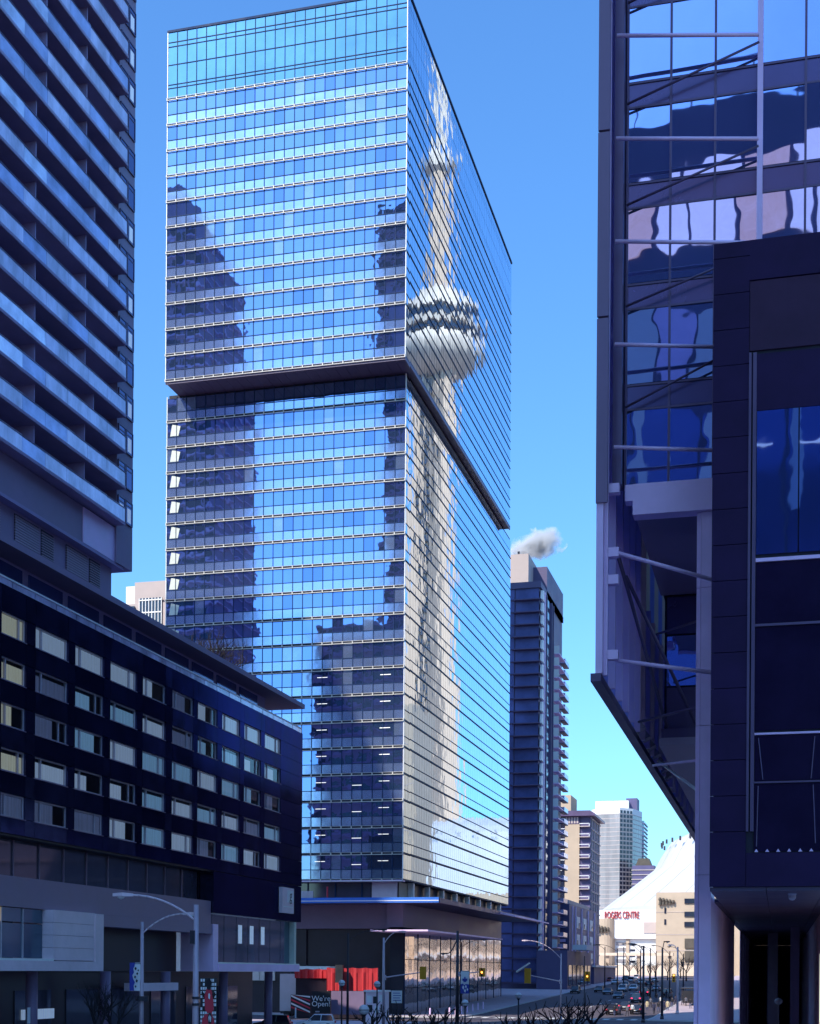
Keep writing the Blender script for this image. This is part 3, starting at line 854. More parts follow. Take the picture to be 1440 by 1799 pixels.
# glass end wall
random.seed(21)
ribs = [-6.85, -4.95, -3.02, -1.10, 0.82, 2.75, 4.7, 6.6]
for k in range(8):
    zb = 28.75 + 4.5*k
    for i in range(len(ribs)-1):
        x0, x1 = ribs[i], ribs[i+1]
        if x0 > -3 and zb+4.5 < 36: continue
        a, c = random.gauss(0, .006), random.gauss(0, .008)
        g = MB().box(-(x1-x0)/2+0.03, (x1-x0)/2-0.03, -0.03, 0.03, 0, 3.28).mesh('glass_pane', M['end_glass'])
        inst('glass_pane', g, rb, ((x0+x1)/2, GY, zb+0.03), (a, 0, c))
        g2 = MB().box(-(x1-x0)/2+0.03, (x1-x0)/2-0.03, -0.03, 0.03, 0, 0.98).mesh('band_pane', M['end_band'])
        inst('band_pane', g2, rb, ((x0+x1)/2, GY, zb+3.42), (0, 0, 0))
    for z in (zb+3.35, zb+4.44):
        MB().box(ribs[0], ribs[-1], GY-0.08, GY+0.03, z-0.045, z+0.045).build('transom', M['violet_dark'], rb)
for i, x in enumerate(ribs):
    w = 0.05 if i != 3 else 0.12
    MB().box(x-w, x+w, GY-0.10 if i != 3 else GY-0.35, GY+0.05, 28.7 if x < -2.9 else 36, 66).build('mullion', M['violet_dark'] if i != 3 else M['violet'], rb)
MB().box(-6.7, 8, GY+0.1, 240, 28.8, 72).build('upper_storeys', M['gap'], rb)
MB().box(-6.5, -2.8, GY-0.25, GY+0.6, 27.35, 28.72).build('edge_beam', M['violet'], rb)
MB().box(-6.85, -6.5, GY-0.2, GY+0.5, 28.0, 28.72).build('edge_beam_end', M['violet'], rb)
MB().box(-6.4, 8, GY+0.6, 78, 27.4, 28.78).build('upper_soffit', M['lilac_dark'], rb)
# the glazed storey set back under the soffit
MB().box(-6.2, 8, 78.3, 150, 19.8, 28.7).build('setback_core', M['gap'], rb)
for i in range(3):
    x0 = -6.1+i*1.75
    for z0, z1, m in ((20.1, 22.4, 'violet_dark'), (22.5, 25.2, 'end_glass'), (25.3, 27.3, 'end_band')):
        MB().box(x0+0.04, x0+1.70, 78.1, 78.25, z0, z1).build('setback_pane', M[m], rb)
MB().box(-6.3, -3.2, 77.6, 78.0, 19.6, 20.1).build('setback_beam', M['violet_dark'], rb)
MB().box(-6.4, 8, 77.5, 150, 19.2, 19.6).build('lower_soffit', M['louvre'], rb)
# hanging screen along the street with its uprights, seen from inside
SX = -7.75
for j in range(30):
    y0 = 62.6+j*3.0
    for z0, z1 in ((20.0, 27.4), (27.5, 36.2), (36.3, 45.2), (45.3, 54.2), (54.3, 63)):
        if j > 6 and z0 > 37: continue
        MB().box(SX-0.06, SX, y0+0.03, y0+2.97, z0, z1).build('screen_panel', M['screen'] if j < 5 else M['screen_sunlit'] if j % 2 else M['screen'], rb)
    MB().box(SX, SX+0.32, y0-0.10, y0+0.10, 20.0, 63 if j < 7 else 28).build('screen_upright', M['violet'], rb)
MB().box(SX-0.35, SX+0.1, 62.0, 152, 19.65, 20.0).build('screen_foot', M['violet_dark'], rb)
MB().box(SX-0.12, SX+0.30, 62.0, 62.5, 27.6, 63).build('screen_post', M['violet_dark'], rb)
MB().box(SX-0.14, SX+0.16, 62.0, 62.55, 20.0, 27.5).build('screen_post', M['violet'], rb)
MB().box(SX+0.40, SX+0.80, 63.2, 64.2, 28.6, 63).build('screen_inner_post', M['violet_dark'], rb)
for k in range(4):
    z = 31.8+k*8.1
    MB().box(SX-0.16, SX+0.34, 61.88, 62.02, z-4.4, z+3.6).build('screen_plate', M['lilac_dark'], rb)
for z in (28.2, 25.4, 24.2, 20.9):
    MB().box(SX+0.30, SX+0.78, 62.5, 62.95, z-0.2, z+0.2).build('bracket', M['violet'], rb)
# the zigzag brackets along the foot of the screen
for j in range(7):
    y = 78+j*3.3
    MB().prism([(SX+0.1, 20.1), (SX+0.55, 20.35), (SX+0.1, 20.9)], 'y', y, y+1.0).build('foot_bracket', M['louvre'], rb)
# struts
for k in range(6):
    z = 29.6+4.5*k
    x1 = -1.15 if z > 36.3 else -2.72
    MB().cyl((SX+0.55, 62.4, z+0.34), (x1, 63.2, z-0.06 if z > 36.3 else z+0.10), 0.085, 0.085, 10).build('strut', M['violet'], rb, True)
    if z > 30: MB().cyl((SX+0.9, 63.6, z-2.0), (x1, 63.4, z-0.25), 0.055, 0.055, 8).build('strut', M['violet_dark'], rb, True)
MB().cyl((SX+0.75, 62.6, 25.35), (-2.72, 63.2, 24.0), 0.09, 0.09, 10).build('strut', M['violet'], rb, True)
MB().cyl((SX+0.6, 63.0, 20.75), (-2.72, 63.2, 20.0), 0.09, 0.09, 10).build('strut', M['violet'], rb, True)
MB().cyl((SX+1.6, 72, 23.9), (-3.2, 72, 24.7), 0.06, 0.06, 8).build('strut', M['violet_dark'], rb, True)
MB().cyl((SX+0.6, 74, 19.9), (-3.2, 66, 19.2), 0.07, 0.07, 8).build('strut', M['violet_dark'], rb, True)
MB().cyl((SX+1.0, 78, 18.2), (-3.2, 68, 17.0), 0.07, 0.07, 8).build('strut', M['violet'], rb, True)
MB().cyl((SX+0.6, 86, 19.6), (-3.2, 70, 15.2), 0.08, 0.08, 8).build('strut', M['rail_white'], rb, True)
for k in range(2):
    MB().cyl((SX+0.75, 62.9+k*3, 25.2), (-6.0+k*1.6, 77.6, 20.2), 0.09, 0.09, 8).build('brace', M['violet_dark'], rb, True)
# pillar and the colonnade behind it
def pillar_panel(y0, y1, z0, z1, m='violet'):
    MB().box(-3.72, -3.02, y0, y1, z0, z1).build('pillar_panel', M[m], rb)
zz = [0.12, 4.0, 11.3, 17.9, 24.0, 27.34]
for a, c in zip(zz, zz[1:]):
    MB().box(-3.70, -3.52, 64.1, 67.6, a+0.012, c-0.012).build('pillar_panel', M['violet'], rb)
    MB().box(-3.50, -2.98, 64.0, 67.6, a+0.012, c-0.012).build('pillar_panel', M['violet'], rb)
for (y0, y1) in ((67.63, 76.2), (76.23, 84.5), (84.53, 97.6), (113.4, 121), (121.5, 129), (129.5, 140), (140.5, 175)):
    for z0, z1 in ((0.12, 3.98), (4.0, 10.24)):
        MB().box(-3.06, -2.99, y0, y1, z0, z1).build('colonnade_panel', M['violet'], rb)
# navy box
BY = 58.0
bx0, bx1 = -2.76, 9.0
MB().box(bx0+0.12, bx1, BY+0.12, GY-0.45, 10.42, 36.0).build('box_core', M['gap'], rb)
zj = [10.4, 12.6] + [12.6+1.43*k for k in range(1, 17)]
zj = [z for z in zj if z < 35.6] + [36.1]
for a, c in zip(zj, zj[1:]):
    MB().box(bx0, -1.36, BY, BY+0.12, a+0.014, c-0.014).build('cladding_panel', M['box_navy'], rb)
MB().box(-1.36, bx1, BY, BY+0.12, 34.5, 36.09).build('cladding_panel', M['box_navy'], rb)
MB().box(-1.34, bx1, BY+0.04, BY+0.14, 31.7, 34.46).build('cladding_panel', mat('plum_panel', (0.065, 0.038, 0.075), 0.6, 0, 0.15, 0.8, spec=0.08), rb)
MB().box(-1.34, bx1, BY+0.05, BY+0.15, 29.3, 31.55).build('window_head', M['box_navy'], rb)
MB().box(-1.36, -1.26, BY-0.04, BY+0.12, 12.6, 31.6).build('frame_post', M['violet_dark'], rb)
MB().box(-1.20, -1.06, BY-0.03, BY+0.13, 12.6, 31.6).build('frame_post', M['violet_dark'], rb)
for (z0, z1) in ((23.55, 29.3),):
    for x0, x1 in ((-1.04, 0.55), (0.60, 2.2), (2.25, 4.0)):
        MB().box(x0, x1, BY+0.05, BY+0.12, z0+0.04, z1-0.02).build('window_pane', M['box_glass'], rb)
MB().box(-1.05, bx1, BY-0.03, BY+0.1, 23.28, 23.42).build('sill_bar', M['violet'], rb)
MB().box(-1.04, bx1, BY+0.05, BY+0.12, 20.85, 23.26).build('dark_pane', M['box_dark'], rb)
MB().box(-1.05, bx1, BY-0.02, BY+0.1, 20.72, 20.82).build('sill_bar', M['violet_dark'], rb)
MB().box(-1.04, bx1, BY+0.05, BY+0.12, 16.6, 20.7).build('dark_pane', M['box_dark'], rb)
MB().box(-1.05, bx1, BY-0.02, BY+0.1, 16.42, 16.5).build('sill_bar', M['violet'], rb)
MB().box(-1.04, bx1, BY+0.05, BY+0.12, 14.6, 16.4).build('dark_pane', M['box_dark'], rb)
MB().box(-1.05, bx1, BY-0.02, BY+0.1, 14.5, 14.57).build('sill_bar', M['violet_dark'], rb)
MB().box(-1.04, bx1, BY+0.05, BY+0.12, 11.8, 14.48).build('dark_pane', M['box_dark'], rb)
MB().box(-1.34, bx1, BY, BY+0.12, 10.41, 11.75).build('cladding_panel', M['box_navy'], rb)
for k in range(6):
    x = -0.95+k*0.42
    MB().prism([(x-0.08, 11.78), (x+0.08, 11.78), (x, 11.90)], 'y', BY+0.02, BY+0.05).build('frit_triangle', M['violet'], rb)
# thin rods on the lowest glass imitate chair-like reflections in it
for (xa, za, xb, zb) in ((-0.9, 16.3, -0.72, 14.65), (1.25, 16.3, 1.12, 14.65), (-0.9, 14.4, -0.95, 12.0), (1.2, 14.4, 1.3, 12.1)):
    MB().cyl((xa, BY+0.03, za), (xb, BY+0.03, zb), 0.025, 0.025, 6).build('reflection_line', M['violet_dark'], rb)
# underside, passage
nxs = 3
for i in range(nxs):
    for j in range(8):
        x0 = bx0+i*2.2; y0 = BY+0.14+j*14.6
        MB().box(x0+0.012, x0+2.188, y0+0.012, y0+14.588, 10.25, 10.40).build('soffit_panel', M['soffit'], rb)
MB().box(-3.10, -2.77, 67.7, 176, 10.26, 10.39).build('soffit_panel', M['soffit'], rb)
MB().box(2.1, 2.6, 72, 176, 0.12, 10.24).build('passage_wall', M['lilac'], rb)
MB().box(-3.4, 2.1, 174.5, 176, 0.12, 10.24).build('passage_end', M['condo_base'], rb)
MB().box(-1.0, -0.2, 120, 120.8, 0.12, 10.24).build('column', M['condo_base'], rb)
MB().box(0.7, 1.3, 104, 104.6, 0.12, 10.24).build('column', M['condo_base'], rb)
MB().box(2.0, 2.09, 76.5, 77.3, 0.4, 8.0).build('door_light', M['lamp'], rb)
MB().box(2.0, 2.09, 75.2, 75.6, 3.4, 8.0).build('door_light', M['lamp'], rb)
MB().box(2.03, 2.09, 74.5, 78, 0.2, 8.2).build('door_frame', M['void'], rb)
# passage camera and planter
p = at(1391, 1577, Z=10.1)
cm_ = MB().sphere((p.x, p.y, 10.12), 0.16, 10).cyl((p.x, p.y, 10.12), (p.x, p.y, 10.26), 0.12, 0.2, 10)
tag(cm_.build('security_camera', M['frame_grey']), 'small dome security camera under the navy box', 'camera')

# ================================================================== BUILDINGS BEHIND THE CAMERA (they fill the mirror glass and shade the street)
def slab_tower(name, label, x0, x1, y0, y1, z1, m, mb, fh=3.2, z0=0.1):
    t = thing(name, label, 'building', ((x0+x1)/2, (y0+y1)/2, z0))
    MB().box(x0, x1, y0, y1, z0, z1).build('wall', M[m], t)
    s = MB(); g = MB()
    k = z0+4
    while k < z1-1:
        s.box(x0-0.5, x1+0.5, y0-0.5, y1+0.5, k, k+0.55)
        n = max(4, int((x1-x0)/4))
        for i in range(n):
            a = x0+(x1-x0)*i/n
            g.box(a+0.4, a+(x1-x0)/n-0.4, y1, y1+0.06, k+0.9, k+2.6)
        k += fh
    stuff(s.build('storey_bands', M[mb], t)); stuff(g.build('windows', M['dark_win'], t))
    return t
t = slab_tower('mirrored_condo_tower', 'dark stepped condo tower mirrored at the left of the glass tower front', -188, -141, 60, 89, 191, 'condo_wall', 'violet')
MB().box(-180, -147, 62, 88, 191, 203).build('top_step', M['condo_wall'], t)
MB().box(-172, -155, 66, 86, 203, 208).build('plant_room', M['condo_wall'], t)
slab_tower('mirrored_slim_tower', 'slim dark tower mirrored along the right edge of the glass tower front', -119, -72, -30, 4, 236, 'condo_wall', 'condo_base')
slab_tower('mirrored_office_block', 'broad dark office block mirrored low on the glass tower front', -130, -88, 14, 40, 106, 'condo_base', 'condo_wall', 4.1)
slab_tower('rear_shade_tower', 'unseen tall tower added behind the viewer to shade the right building', -135, -62, -135, -82, 250, 'condo_wall', 'slab', 4.0)  # out of view, added for the shade it casts
vb = thing('viewpoint_building', 'pale panelled building mirrored in the glass end wall at right', 'building', (0, -14, 0.1))
MB().box(-17, 9, -30, -4.2, 0.1, 86).build('wall', M['navy_wall'], vb)
for i in range(6):
    x = -16.6+i*4.2
    MB().box(x+0.15*(i%2), x+3.7, -4.2, -4.0, 72.5, 80.5).build('glowing_panel', M['glow_pale'] if i % 3 else M['glow_warm'], vb)  # glow stands in for bright panels in the mirror glass
    MB().box(x+1.0, x+3.0, -4.0, -3.9, 50.2, 50.4).build('strip_light', M['lamp'], vb)
    MB().box(x, x+3.9, -4.2, -4.05, 30, 59).build('blue_pane', M['navy_glass'], vb)
    MB().box(x, x+3.9, -4.2, -4.0, 61, 68).build('grey_panel', M['violet'] if i % 2 else M['white'], vb)
    MB().box(x+0.3, x+1.2, -4.2, -3.95, 45, 59).build('fin', M['white'], vb)
    MB().box(x, x+0.2, -4.6, -4.4, 86, 88).build('roof_post', M['rail_white'], vb)
MB().box(-17, 9, -4.6, -4.5, 87.9, 88.1).build('roof_rail', M['rail_white'], vb)
# across the street, mirrored in the tower's street side
hall = thing('convention_hall', 'long cream hall mirrored low in the glass tower lobby glass', 'building', (26, 530, 4))
MB().box(2, 52, 440, 640, 3, 27).build('wall', M['cream'], hall)
g = MB()
for j in range(24):
    y0 = 444+j*8
    g.box(1.8, 2.0, y0, y0+4.5, 7, 11); g.box(1.8, 2.0, y0+1, y0+4.8, 14.5, 18)
stuff(g.build('windows', M['dark_win'], hall))
s_ = MB()
for z in (12, 19.5, 26.6): s_.box(1.2, 2.0, 440, 640, z, z+0.9)
s_.build('band_courses', M['white'], hall)
ct = thing('cream_tower', 'sunlit cream tower mirrored beside the corner of the glass tower', 'building', (26, 485, 27))
MB().box(8, 52, 470, 500, 27, 98).build('wall', M['tan'], ct)
for z in (40, 55, 70, 85):
    MB().box(8, 52, 469.9, 470, z, z+0.25).build('panel_joint', M['pinkstone'], ct)
MB().box(18, 44, 474, 496, 98, 102).build('plant_room', M['tan'], ct)
# building across from the hotel, mirrored in its glossy cladding
slab_tower('opposite_office_block', 'shaded office block mirrored in the glossy cladding at the hotel end', 6, 50, 256, 425, 50, 'navy_wall', 'lilac_dark', 4.0)

# ================================================================== BACKGROUND BUILDINGS DOWN THE STREET
# navy condo beyond the glass tower
nc = thing('navy_condo_tower', 'navy glass condo tower with beige penthouse right behind the glass tower', 'tower', (-70, 361, 2))
NX, NY0, NY1 = -57.0, 343.0, 381.0
MB().box(-92, NX-0.5, NY0+0.5, NY1, 2.4, 100.5).build('core_wall', M['navy_wall'], nc)
MB().box(-92, NX, NY0, NY1-1, 100.5, 102.0).build('roof_slab', M['navy_wall'], nc)
pen = MB().box(-92, -60.5, NY0+2, NY1-6, 102.0, 109.5).build('penthouse', M['pinkstone'], nc)
MB().box(-60.5, -57.0, 352, 379, 100.5, 108.0).build('penthouse_wing', M['navy_wall'], nc)
MB().box(-76, -70, NY0+0.6, NY0+2, 103.2, 104.6).build('roof_unit', M['white'], pen)
MB().cyl((-63.5, 348, 109.5), (-63.5, 348, 111), 0.15, 0.3, 8).build('vent', M['pole_dark'], pen)
fh = 3.02
g_front = MB().box(-74, -63.6, NY0+0.28, NY0+0.42, 0.25, 2.85).mesh('front_glass', M['condo_glass'])
rec = MB().box(-63.3, -57.6, NY0+0.40, NY0+0.49, 0.2, 2.8).mesh('balcony_glass', M['condo_glass'])
slabm = MB().box(-63.6, -56.9, NY0-0.9, NY0+0.4, -0.16, 0.1).mesh('balcony', M['navy_wall'])
edge = MB().box(-92, -63.6, NY0+0.25, NY0+0.5, -0.12, 0.14).mesh('storey_edge', M['violet_dark'])
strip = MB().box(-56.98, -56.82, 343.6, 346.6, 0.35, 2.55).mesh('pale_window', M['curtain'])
strip2 = MB().prism([(343.4, 0.1), (346.8, 0.1), (346.2, 2.7), (343.8, 2.3)], 'x', -57.2, -56.7).mesh('balcony_screen', M['white'])
smallw = MB().box(-57.1, -56.95, 353, 355.5, 0.6, 2.4).mesh('street_window', M['dark_win'])
divm = MB().box(-57.0, -55.5, 363.0, 363.15, 0.05, 2.1).mesh('balcony_divider', M['white'])
dslab = MB().box(-57.0, -55.4, 363.0, 373, -0.12, 0.1).mesh('balcony', M['violet'])
eslab = MB().box(-57.0, -55.6, 374.5, 381.5, -0.12, 0.1).mesh('balcony', M['navy_wall'])
ebal = MB().box(-55.75, -55.6, 374.5, 381.5, 0.1, 1.2).box(-57, -55.6, 374.5, 374.6, 0.1, 1.2).mesh('balustrade', M['balustrade'])
for k in range(32):
    z = 4.0+fh*k
    inst('front_glass', g_front, nc, (0, 0, z)); inst('storey_edge', edge, nc, (0, 0, z))
    inst('balcony_glass', rec, nc, (0, 0, z))
    inst('balcony', slabm, nc, (0, 0, z))
    inst('balcony_screen', strip2, nc, (0, 0, z))
    inst('street_window', smallw, nc, (0, 0, z))
    if k < 29:
        d = inst('balcony', dslab, nc, (0, 0, z)); inst('balcony_divider', divm, d, (0, 0, z))
        e = inst('balcony', eslab, nc, (0, 0, z)); inst('balustrade', ebal, e, (0, 0, z))
for y in (347.6, 350.2, 358, 361):
    MB().box(-57.4, -56.6, y, y+0.5, 3, 100.4).build('street_fin', M['violet'] if y < 348 else M['navy_wall'], nc)
MB().box(-57, -49.5, 340, 384, 2.4, 12.0).build('podium', M['navy_wall'], nc)
for j in range(6):
    MB().box(-49.5, -49.35, 341.5+j*7, 346.5+j*7, 3.5, 8.5).build('shop_window', M['hotel_glass'], nc)
MB().box(-50, -46.5, 352, 365, 12.3, 13.6).build('lit_sign', M['white_paint'], nc)

# low dark block
lb = thing('low_dark_block', 'low dark apartment block with bright square windows and drainpipes', 'building', (-62, 418, 3.5))
MB().box(-76, -56.0, 388, 450, 3.4, 25.5).build('wall', M['navy_wall'], lb)
MB().box(-74, -58, 400, 446, 25.5, 27.2).build('roof_step', M['pinkstone'], lb)
for j, y in enumerate((402, 416, 431)):
    for k, z in enumerate((9.2, 14.2, 19.2)):
        w = MB().box(-56.0, -55.85, y, y+6.6, z, z+3.3).build('window', M['white'], lb)  # white face imitates a bright reflection in the window
        MB().box(-55.86, -55.80, y+(1.0 if (j+k) % 2 else 3.5), y+(2.6 if (j+k) % 2 else 5.6), z+0.2, z+1.6).build('dark_pane', M['dark_win'], w)
for y in (392, 398, 411, 425, 440):
    MB().cyl((-55.7, y, 4), (-55.7, y, 25), 0.22, 0.22, 6).build('drainpipe', M['violet'], lb)
for k in range(5):
    MB().box(-62, -57, 387.6, 387.95, 7+k*4, 7.8+k*4).build('storey_edge', M['violet'], lb)
MB().box(-56, -50, 395, 448, 3.4, 8.2).build('shop_row', M['navy_wall'], lb)
MB().box(-50.4, -49.4, 394, 449, 8.2, 8.7).build('awning', M['rail_white'], lb)

# tan building with cornice
tb_ = thing('tan_apartment_tower', 'tan precast apartment tower with dark cornice and white balcony grid', 'building', (-75, 475, 4.3))
TX, TY = -60.0, 462.0
MB().box(-92, TX, TY+0.6, 487, 4.3, 57.5).build('core_wall', M['navy_wall'], tb_)
MB().box(-68.3, -63.6, TY, TY+0.6, 4.3, 55).build('precast_panel', M['tan'], tb_)
MB().box(-76, -69.9, TY, TY+0.6, 4.3, 57).build('precast_panel', M['pinkstone'], tb_)
cor = MB()
cor.prism([(-93, 57.5), (TX+1.6, 57.5), (TX+1.6, 58.2), (TX, 59.2), (-93, 59.2)], 'y', TY-1.6, 488)
cor.build('cornice', M['violet_dark'], tb_)
MB().box(-92, -67.0, 466, 480, 59.2, 65).build('penthouse', M['tan'], tb_)
for k in range(15):
    z = 6.5+3.4*k
    MB().box(-69.8, -68.4, TY+0.3, TY+0.55, z, z+2.6).build('window', M['dark_win'], tb_)
    MB().box(-69.8, -68.4, TY+0.1, TY+0.6, z+2.75, z+2.95).build('storey_edge', M['rail_white'], tb_)
    b_ = MB().box(-63.5, -60.2, TY-1.0, TY+0.6, z-0.1, z+0.15).build('balcony', M['pinkstone'], tb_)
    MB().box(-63.5, -60.2, TY-1.0, TY-0.9, z+0.85, z+1.05).box(-60.35, -60.2, TY-1.0, TY+0.4, z+0.1, z+1.0).build('balcony_rail', M['rail_white'], b_)
    fr = MB()
    for y in (464, 470, 476, 482):
        fr.box(TX, TX+0.3, y, y+5.2, z+2.5, z+2.8); fr.box(TX, TX+0.3, y, y+0.4, z, z+2.6)
    fr.build('street_grid', M['pinkstone'], tb_)
MB().box(-68.2, -63.7, TY-0.1, TY, 55.0, 57.4).build('top_grille', M['violet_dark'], tb_)
for i in range(5):
    MB().box(-68.1+i*0.9, -67.6+i*0.9, TY-0.2, TY-0.1, 55.2, 57.2).build('grille_bar', M['pinkstone'], tb_)

# silver curved condo, far behind the stadium
KS = 1.55
sc_ = thing('silver_curved_condo', 'silver curved glass condo tower with white crown behind the stadium dome', 'building', (-115, 1005, 5.5))
poly = [(-84, 660), (-84, 650)] + [(-75.5+8.5*math.cos(R(a)), 650+8.5*math.sin(R(a))) for a in range(180, 285, 12)] + [(-70, 640), (-64.8, 646), (-62, 660)]
poly = [(x*KS, y*KS) for x, y in poly]
def zk(z): return 7+(z-7)*KS
MB().prism(poly, 'z', 5.5, zk(78)).build('wall', M['silver_glass'], sc_)
MB().prism(poly, 'z', zk(78)+0.01, zk(80.5)).build('parapet', M['white'], sc_)
MB().box(-82*KS, -67*KS, 648*KS, 660*KS, zk(80.5), zk(84.5)).build('crown', M['white'], sc_)
MB().box(-68.5*KS, -63.5*KS, 652*KS, 662*KS, zk(80.5), zk(86)).build('crown_tower', M['navy_wall'], sc_)
fl = MB(); gd = MB()
for k in range(36):
    z = 8+3.1*k
    for a, c in zip(poly[1:], poly[2:]):
        a = Vector((a[0], a[1], z)); c = Vector((c[0], c[1], z))
        n = (c-a).cross(Vector((0,0,1))).normalized()*0.08
        fl.quad(a+n, c+n, c+n+Vector((0,0,.45)), a+n+Vector((0,0,.45)))
    a0 = Vector((*poly[-3], z)); a1 = Vector((*poly[-2], z)); dd = a1-a0
    n = dd.cross(Vector((0,0,1))).normalized()*0.1
    for i in range(4):
        p0 = a0+dd*(i/4+0.03)+n; p1 = a0+dd*(i/4+0.2)+n
        gd.quad(p0+Vector((0,0,.7)), p1+Vector((0,0,.7)), p1+Vector((0,0,2.7)), p0+Vector((0,0,2.7)))
stuff(fl.build('storey_bands', M['pinkstone'], sc_)); stuff(gd.build('windows', M['dark_win'], sc_))
slab_tower('teal_distant_tower', 'slim dark teal tower right of the silver curved condo', -113, -105.5, 1140, 1170, 127, 'teal_glass', 'navy_wall', 3.2, 5.4)
t = slab_tower('far_grey_building', 'grey stepped building behind the stadium dome foot', -99, -84, 985, 1000, 80, 'navy_wall', 'pinkstone', 3.2, 5.4)
MB().prism([(-97, 80), (-86, 80), (-88, 85), (-95, 85)], 'y', 987, 998).build('roof', M['lump'], t)
# beige flats between hotel and glass tower
bf = thing('beige_flats', 'beige flats with white window grid seen between hotel and glass tower', 'building', (-130, 285, 0.1))
MB().box(-150, -122, 276, 296, 0.1, 84).build('wall', M['pinkstone'], bf)
MB().box(-132.5, -122, 276.4, 296, 84, 88.6).build('top_step', M['pinkstone'], bf)
MB().box(-134.8, -132.5, 277, 290, 84, 88).build('top_recess', M['white'], bf)
wv = MB().box(-131.2, -126, 275.85, 276.0, 74, 85).build('bay_window', M['dark_win'], bf)
gr = MB()
for i in range(8): gr.box(-131.2+i*0.72, -131.05+i*0.72, 275.7, 275.85, 74, 85)
for k in range(5): gr.box(-131.2, -126, 275.65, 275.82, 74+k*2.6, 74.25+k*2.6)
gr.build('window_grid', M['rail_white'], wv)
MB().box(-136.5, -133.2, 275, 276, 79.5, 80).build('balcony', M['pinkstone'], bf)
MB().box(-133.6, -132.2, 275.6, 276, 79, 83.4).build('window', M['dark_win'], bf)

# stadium
sd = thing('stadium', 'white domed stadium with red letters over a beige concrete front', 'stadium', (0, 780, 5.5))
prof = [(133, 5), (132, 40), (118, 50.6), (103, 62.5), (99, 70.0), (94, 77.5), (86, 81.5), (60, 88), (25, 92), (2, 93)]
MB().lathe(prof, 96, (35, 800, 0)).build('dome', M['dome_white'], sd, False)
seam = MB()
for a in range(0, 360, 10):
    ca, sa = math.cos(R(a)), math.sin(R(a))
    for (r0, z0), (r1, z1) in zip(prof[1:], prof[2:]):
        p0 = Vector((35+r0*ca, 800+r0*sa, z0+0.15)); p1 = Vector((35+r1*ca, 800+r1*sa, z1+0.15))
        w_ = Vector((-sa, ca, 0))*0.22
        seam.quad(p0-w_, p0+w_, p1+w_, p1-w_)
stuff(seam.build('roof_seams', M['frame_grey'], sd))
rr = MB()
for a in range(0, 360, 6):
    ca, sa = math.cos(R(a)), math.sin(R(a))
    rr.box(35+99*ca-0.5, 35+99*ca+0.5, 800+99*sa-0.5, 800+99*sa+0.5, 75.5, 77.8)
stuff(rr.build('roof_lights', M['pole_dark'], sd))
MB().box(-82, -50, 650, 690, 22, 35).build('white_fascia', M['white'], sd)
MB().box(-74, -54, 652, 690, 5.4, 22).build('glazed_base', M['white'], sd)
for k in range(5):
    z = 8.6+k*2.6
    MB().box(-72.5, -68.2, 651.7, 652, z, z+1.5).build('ribbon_window', M['silver_glass'], sd)
    MB().box(-66.2, -64.0, 651.7, 652, z, z+0.8).build('slit_window', M['dark_win'], sd)
MB().box(-68.0, -66.6, 651, 652, 5.4, 22).build('pier', M['tan'], sd)
MB().box(-60, -54.2, 649.6, 650, 24.5, 29.5).build('fascia_panel', M['pinkstone'], sd)
MB().box(-53.7, 60, 640, 690, 5.4, 42.4).build('concrete_block', M['tan'], sd)
for k, z in enumerate((12.0, 17.6)):
    MB().box(-41.0, -20, 639.5, 640.0, z, z+4.2).build('deep_window', M['dark_win'], sd)
    MB().box(-41.0, -36.6, 639.2, 639.6, z, z+4.2).build('window_reveal', M['lump'], sd)
for z in (27, 31.5, 37.3):
    MB().box(-41.2, -20, 639.4, 640.0, z, z+2.2).build('slot', M['dark_win'], sd)
for z in (29, 34):
    MB().box(-50.0, -49.2, 639.7, 640, z-1, z+1.4).build('slot', M['dark_win'], sd)
for z in (10.5, 16.4, 23.5, 33.5):
    MB().box(-53.8, -20, 639.85, 640, z, z+0.18).build('joint', M['pinkstone'], sd)
MB().cyl((-77.5, 651, 5.4), (-77.5, 651, 31), 4.4, 4.4, 20).build('round_pier', M['tan'], sd)
for cx_, n_, z0 in ((-51.5, 5, 36.6), (-79.5, 4, 24.5)):
    for i in range(n_):
        b_ = MB()
        b_.sphere((cx_+i*1.45-0.4, 639.0 if n_ == 5 else 645.9, z0+2.6-0.3*i), 0.75, 8, 0, 1.3)
        b_.cyl((cx_+i*1.45-0.4, 639.2 if n_ == 5 else 646.2, z0+0.2*i), (cx_+i*1.45-0.2, 639.0 if n_ == 5 else 645.9, z0+2.2), 0.7, 0.5, 8)
        b_.build('carved_lump', M['lump'], sd)
lt = text_mesh('ROGERS CENTRE', 4.6, 0.25, M['red_sign'], 'sign_letters')
o = inst('sign_letters', lt, sd, (-69.9, 649.6, 32.6), (R(90), 0, 0))
wx = max(v.co.x for v in lt.vertices) - min(v.co.x for v in lt.vertices)
o.scale = (15.6/wx, 1, 1)
# low forecourt in front of the stadium
fc = tag(MB().box(-78, -30, 590, 598, 5.4, 9.6).build('forecourt_wall', M['cream']), 'low sunlit cream forecourt wall before the stadium', 'wall')
fw = thing('footbridge', 'long pale low bridge deck before the stadium beyond the lamp posts', 'bridge', (-50, 560, 5))
MB().box(-80, -40, 556, 560, 13.2, 14.3).build('deck', M['cream'], fw)
for x in (-78, -66, -54, -42):
    MB().box(x, x+1.2, 557, 559, 5.0, 13.2).build('pier', M['tan'], fw)

# ================================================================== STREET FURNITURE, SIGNS, VEHICLES, PEOPLE, TREES
def ground_at(u, v):
    """the point of the ground or road that the sight line through a pixel meets"""
    d = ray(u, v); D = 150.0
    for _ in range(400):
        if EYE + d[2]*D <= zg(d[1]*D)+0.01: break
        D += 1.0
    return Vector((d[0]*D, d[1]*D, zg(d[1]*D)))

